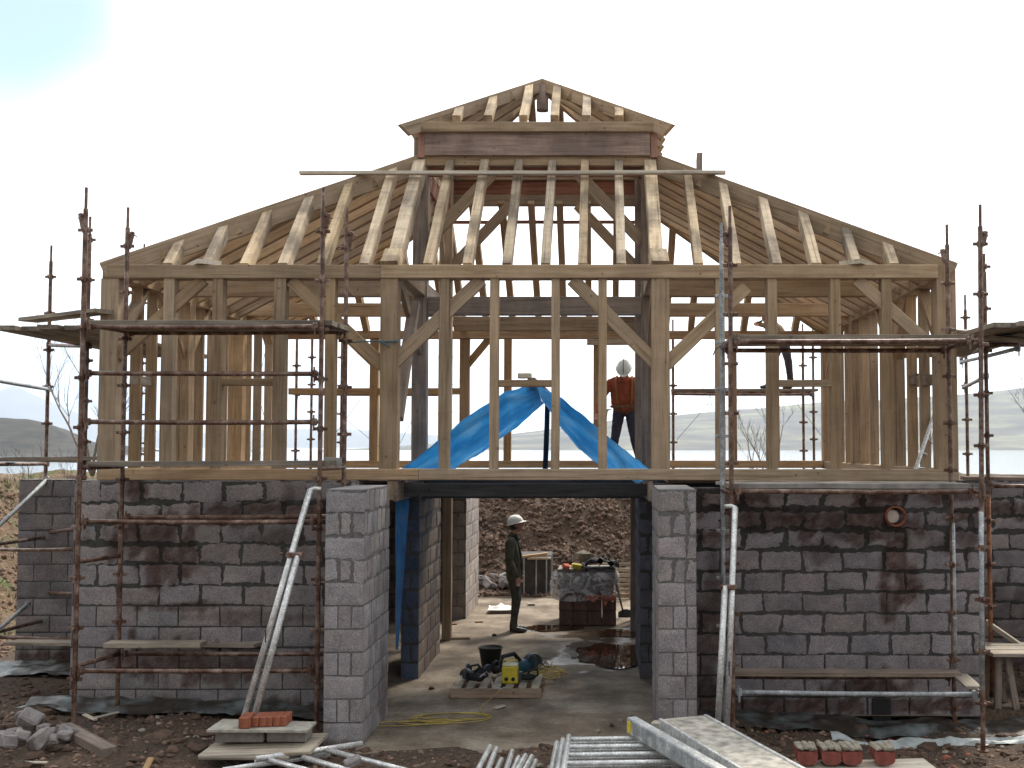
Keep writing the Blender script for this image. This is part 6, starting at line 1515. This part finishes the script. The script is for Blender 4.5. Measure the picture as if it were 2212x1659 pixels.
# ------------------------------------------------------------ stones, clods, grass, bare trees
STN = simple('loose_stone', (.19, .12, .085), .95, var=.55, scale=6, coord='Object'); CLOD = simple('earth_clod', (.085, .052, .035), .95, var=.5, scale=8)
def scatter(name, m, n, area, r0, r1, sq=.6, clear=None, kind='stuff', pw=2.5):
    mb = MB(); k = 0
    while k < n:
        x, y = random.uniform(*area[0:2]), random.uniform(*area[2:4])
        if in_slab(x, y) or (clear and clear(x, y)): k += 1; continue
        r = r0 + (r1 - r0) * random.random() ** pw; mb.rock((x, y, ground_z(x, y) + r * .12), r, sq); k += 1
    return mb.build(name, m, kind=kind)
scatter('pebbles', STN, 4500, (-8.5, 5.5, 8.3, 11.7), .008, .04); scatter('pebbles', MORTL, 500, (-8.5, 5.5, 8.3, 11.7), .01, .045)
scatter('soil_clods', CLOD, 5200, (-9, 6, 8.3, 14.2), .012, .07)
scatter('pebbles', STN, 6500, (-4.2, 2.4, 20.8, 25.5), .012, .055, 1, pw=4); scatter('soil_clods', CLOD, 6000, (-4.2, 2.4, 20.8, 25.5), .02, .09, .9)
scatter('pebbles', STN, 4200, (-12.5, -8.2, 13, 22), .012, .06, .9)
REDST = simple('red_brick_chips', (.30, .10, .06), .9, var=.4); scatter('brick_chips', REDST, 45, (1.6, 5.2, 9.2, 11.2), .015, .05)
scatter('soil_clods', CLOD, 140, (-8, 5.5, 8.6, 11.5), .06, .15, .45, clear=lambda x, y: -3 < x < 1.3)
for k in range(22):
    rr = random.Random(k + 300); x, y = rr.uniform(-7.5, 5.2), rr.uniform(9.3, 11.2)
    if -2.9 < x < 2.2: continue
    z = ground_z(x, y) + .03; a = rr.uniform(0, 3.14); L_ = rr.uniform(.1, .35) / 2; d = Vector((math.cos(a) * L_, math.sin(a) * L_, rr.uniform(-.01, .02)))
    tag(beam('timber_offcut', Vector((x, y, z)) - d, Vector((x, y, z)) + d, rr.uniform(.03, .06), .018, PALE if k % 3 else OAKO, False), 'small splinter of board lying on the earth in front of the walls', 'offcut', 'splinters of board on the earth')
# grass tufts on the old bank
mb = MB()
for k in range(5200):
    x = random.uniform(-13.5, -8.3); y = random.uniform(13.0, 23)
    if noise.noise(Vector((x * .9, y * .9, 4))) < .12: continue
    z = ground_z(x, y); a = random.uniform(0, 6.28); hgt = random.uniform(.05, .16); d = Vector((math.cos(a), math.sin(a), 0)) * .012; ln = Vector((random.uniform(-.06, .06), random.uniform(-.06, .06), hgt))
    p = Vector((x, y, z)); mb.add([p - d, p + d, p + ln], [(0, 1, 2)])
mb.build('grass', simple('rough_grass', (.09, .14, .035), .9, var=.4), kind='stuff')
BARK = simple('pale_bark', (.20, .17, .14), .9, var=.3, scale=20); TWIG = simple('twig_bark', (.11, .09, .075), .9, var=.3)
def bare_tree(name, label, base, stems, seed, hgt, rad=.028, depth=4, cat='tree', spread=.45, group=None):
    rr = random.Random(seed); base = Vector(base); root = thing(name, label, cat, base, group); tr, tw = MB(), MB()
    def grow(p, d, L, r, lev):
        n = 6; pts = [p]; q = p.copy(); dd = d.copy()
        for i in range(n):
            dd = (dd + Vector((rr.uniform(-.13, .13), rr.uniform(-.13, .13), rr.uniform(-.03, .12)))).normalized(); q = q + dd * L / n; pts.append(q.copy())
        (tr if lev == 0 else tw).path(pts, [r * (1 - .72 * i / n) for i in range(n + 1)], 6 if lev < 2 else 4)
        if lev < depth:
            for k in range(rr.randint(3, 5) if lev < 2 else rr.randint(2, 3)):
                i = rr.randint(1, n); a = rr.uniform(0, 6.28); sp = Vector((math.cos(a), math.sin(a), rr.uniform(.1, .7))).normalized()
                grow(pts[i], (dd * (1 - spread) + sp * spread).normalized(), L * rr.uniform(.42, .62), max(.0035, r * (1 - .7 * i / n) * .6), lev + 1)
    for s in stems: grow(base + Vector((s[2] if len(s) > 2 else 0, 0, 0)), Vector((s[0], rr.uniform(-.15, .15), 1)).normalized(), hgt * s[1], rad, 0)
    tr.build('trunk', BARK, root, smooth=True); tw.build('branches', TWIG, root)
bare_tree('bare_tree', 'slender bare young tree with several pale stems left of the corner post', (XX(200, 22, 1010), 22, 2.3), [(-.62, 1.0), (-.30, 1.0), (.1, .9), (.42, .75)], 11, 2.4, .035, 3, spread=.38)
bare_tree('bare_tree', 'bare tree with fine twigs at the right edge above the set-back wall', (XX(2330, 24, 1010), 24, 1.6), [(-.75, 1.0), (-.5, .9), (-.1, .9), (.3, .8), (-.95, .75)], 5, 2.4, .035, 4)
bare_tree('bare_tree', 'small bare tree seen through the frame between the right studs', (XX(1665, 25, 1010), 25, 1.8), [(-.35, .9), (.25, 1.0), (.05, .8), (-.1, .8, -.3)], 21, 1.7, .026, 3, spread=.35)
for i, (px, y, s) in enumerate(((60, 22, .8), (110, 21, .55), (250, 23, .6), (150, 24, .6), (560, 24, .6), (600, 23, .5))):
    bare_tree('bare_shrub', ('low twiggy shrub at the left edge on the bank', 'low twiggy shrub behind the far left standard', 'low twiggy shrub just left of the corner post', 'low twiggy shrub beneath the slender bare tree', 'low twiggy shrub seen between the left studs', 'second low twiggy shrub seen between the left studs')[i], (XX(px, y, 1010), y, ground_z(XX(px, y, 1010), y) - .05), [(-.6, 1), (-.2, 1), (.2, .9), (.6, .9), (0, 1)], 30 + i, s, .010, 2, 'shrub')

ld = thing('aluminium_ladder', 'slim aluminium ladder leaning inside the right end of the frame', 'ladder', V(1985, 1022, 12.3))
la, lb = V(1975, 1022, 12.25), V(2015, 905, 12.55); lc, ldd = V(2000, 1022, 12.6), V(2020, 925, 12.85)
for p_, q_ in ((la, lb), (lc, ldd)): _b('stile', p_, q_ + (q_ - p_) * .3, .025, .055, ALU, ld, seg=1, jit=0)
for t in (.1, .38, .66, .94): 
    mb = MB(); mb.tube(la.lerp(lb, t), lc.lerp(ldd, t), .012, 8); mb.build('rung', ALU, ld)
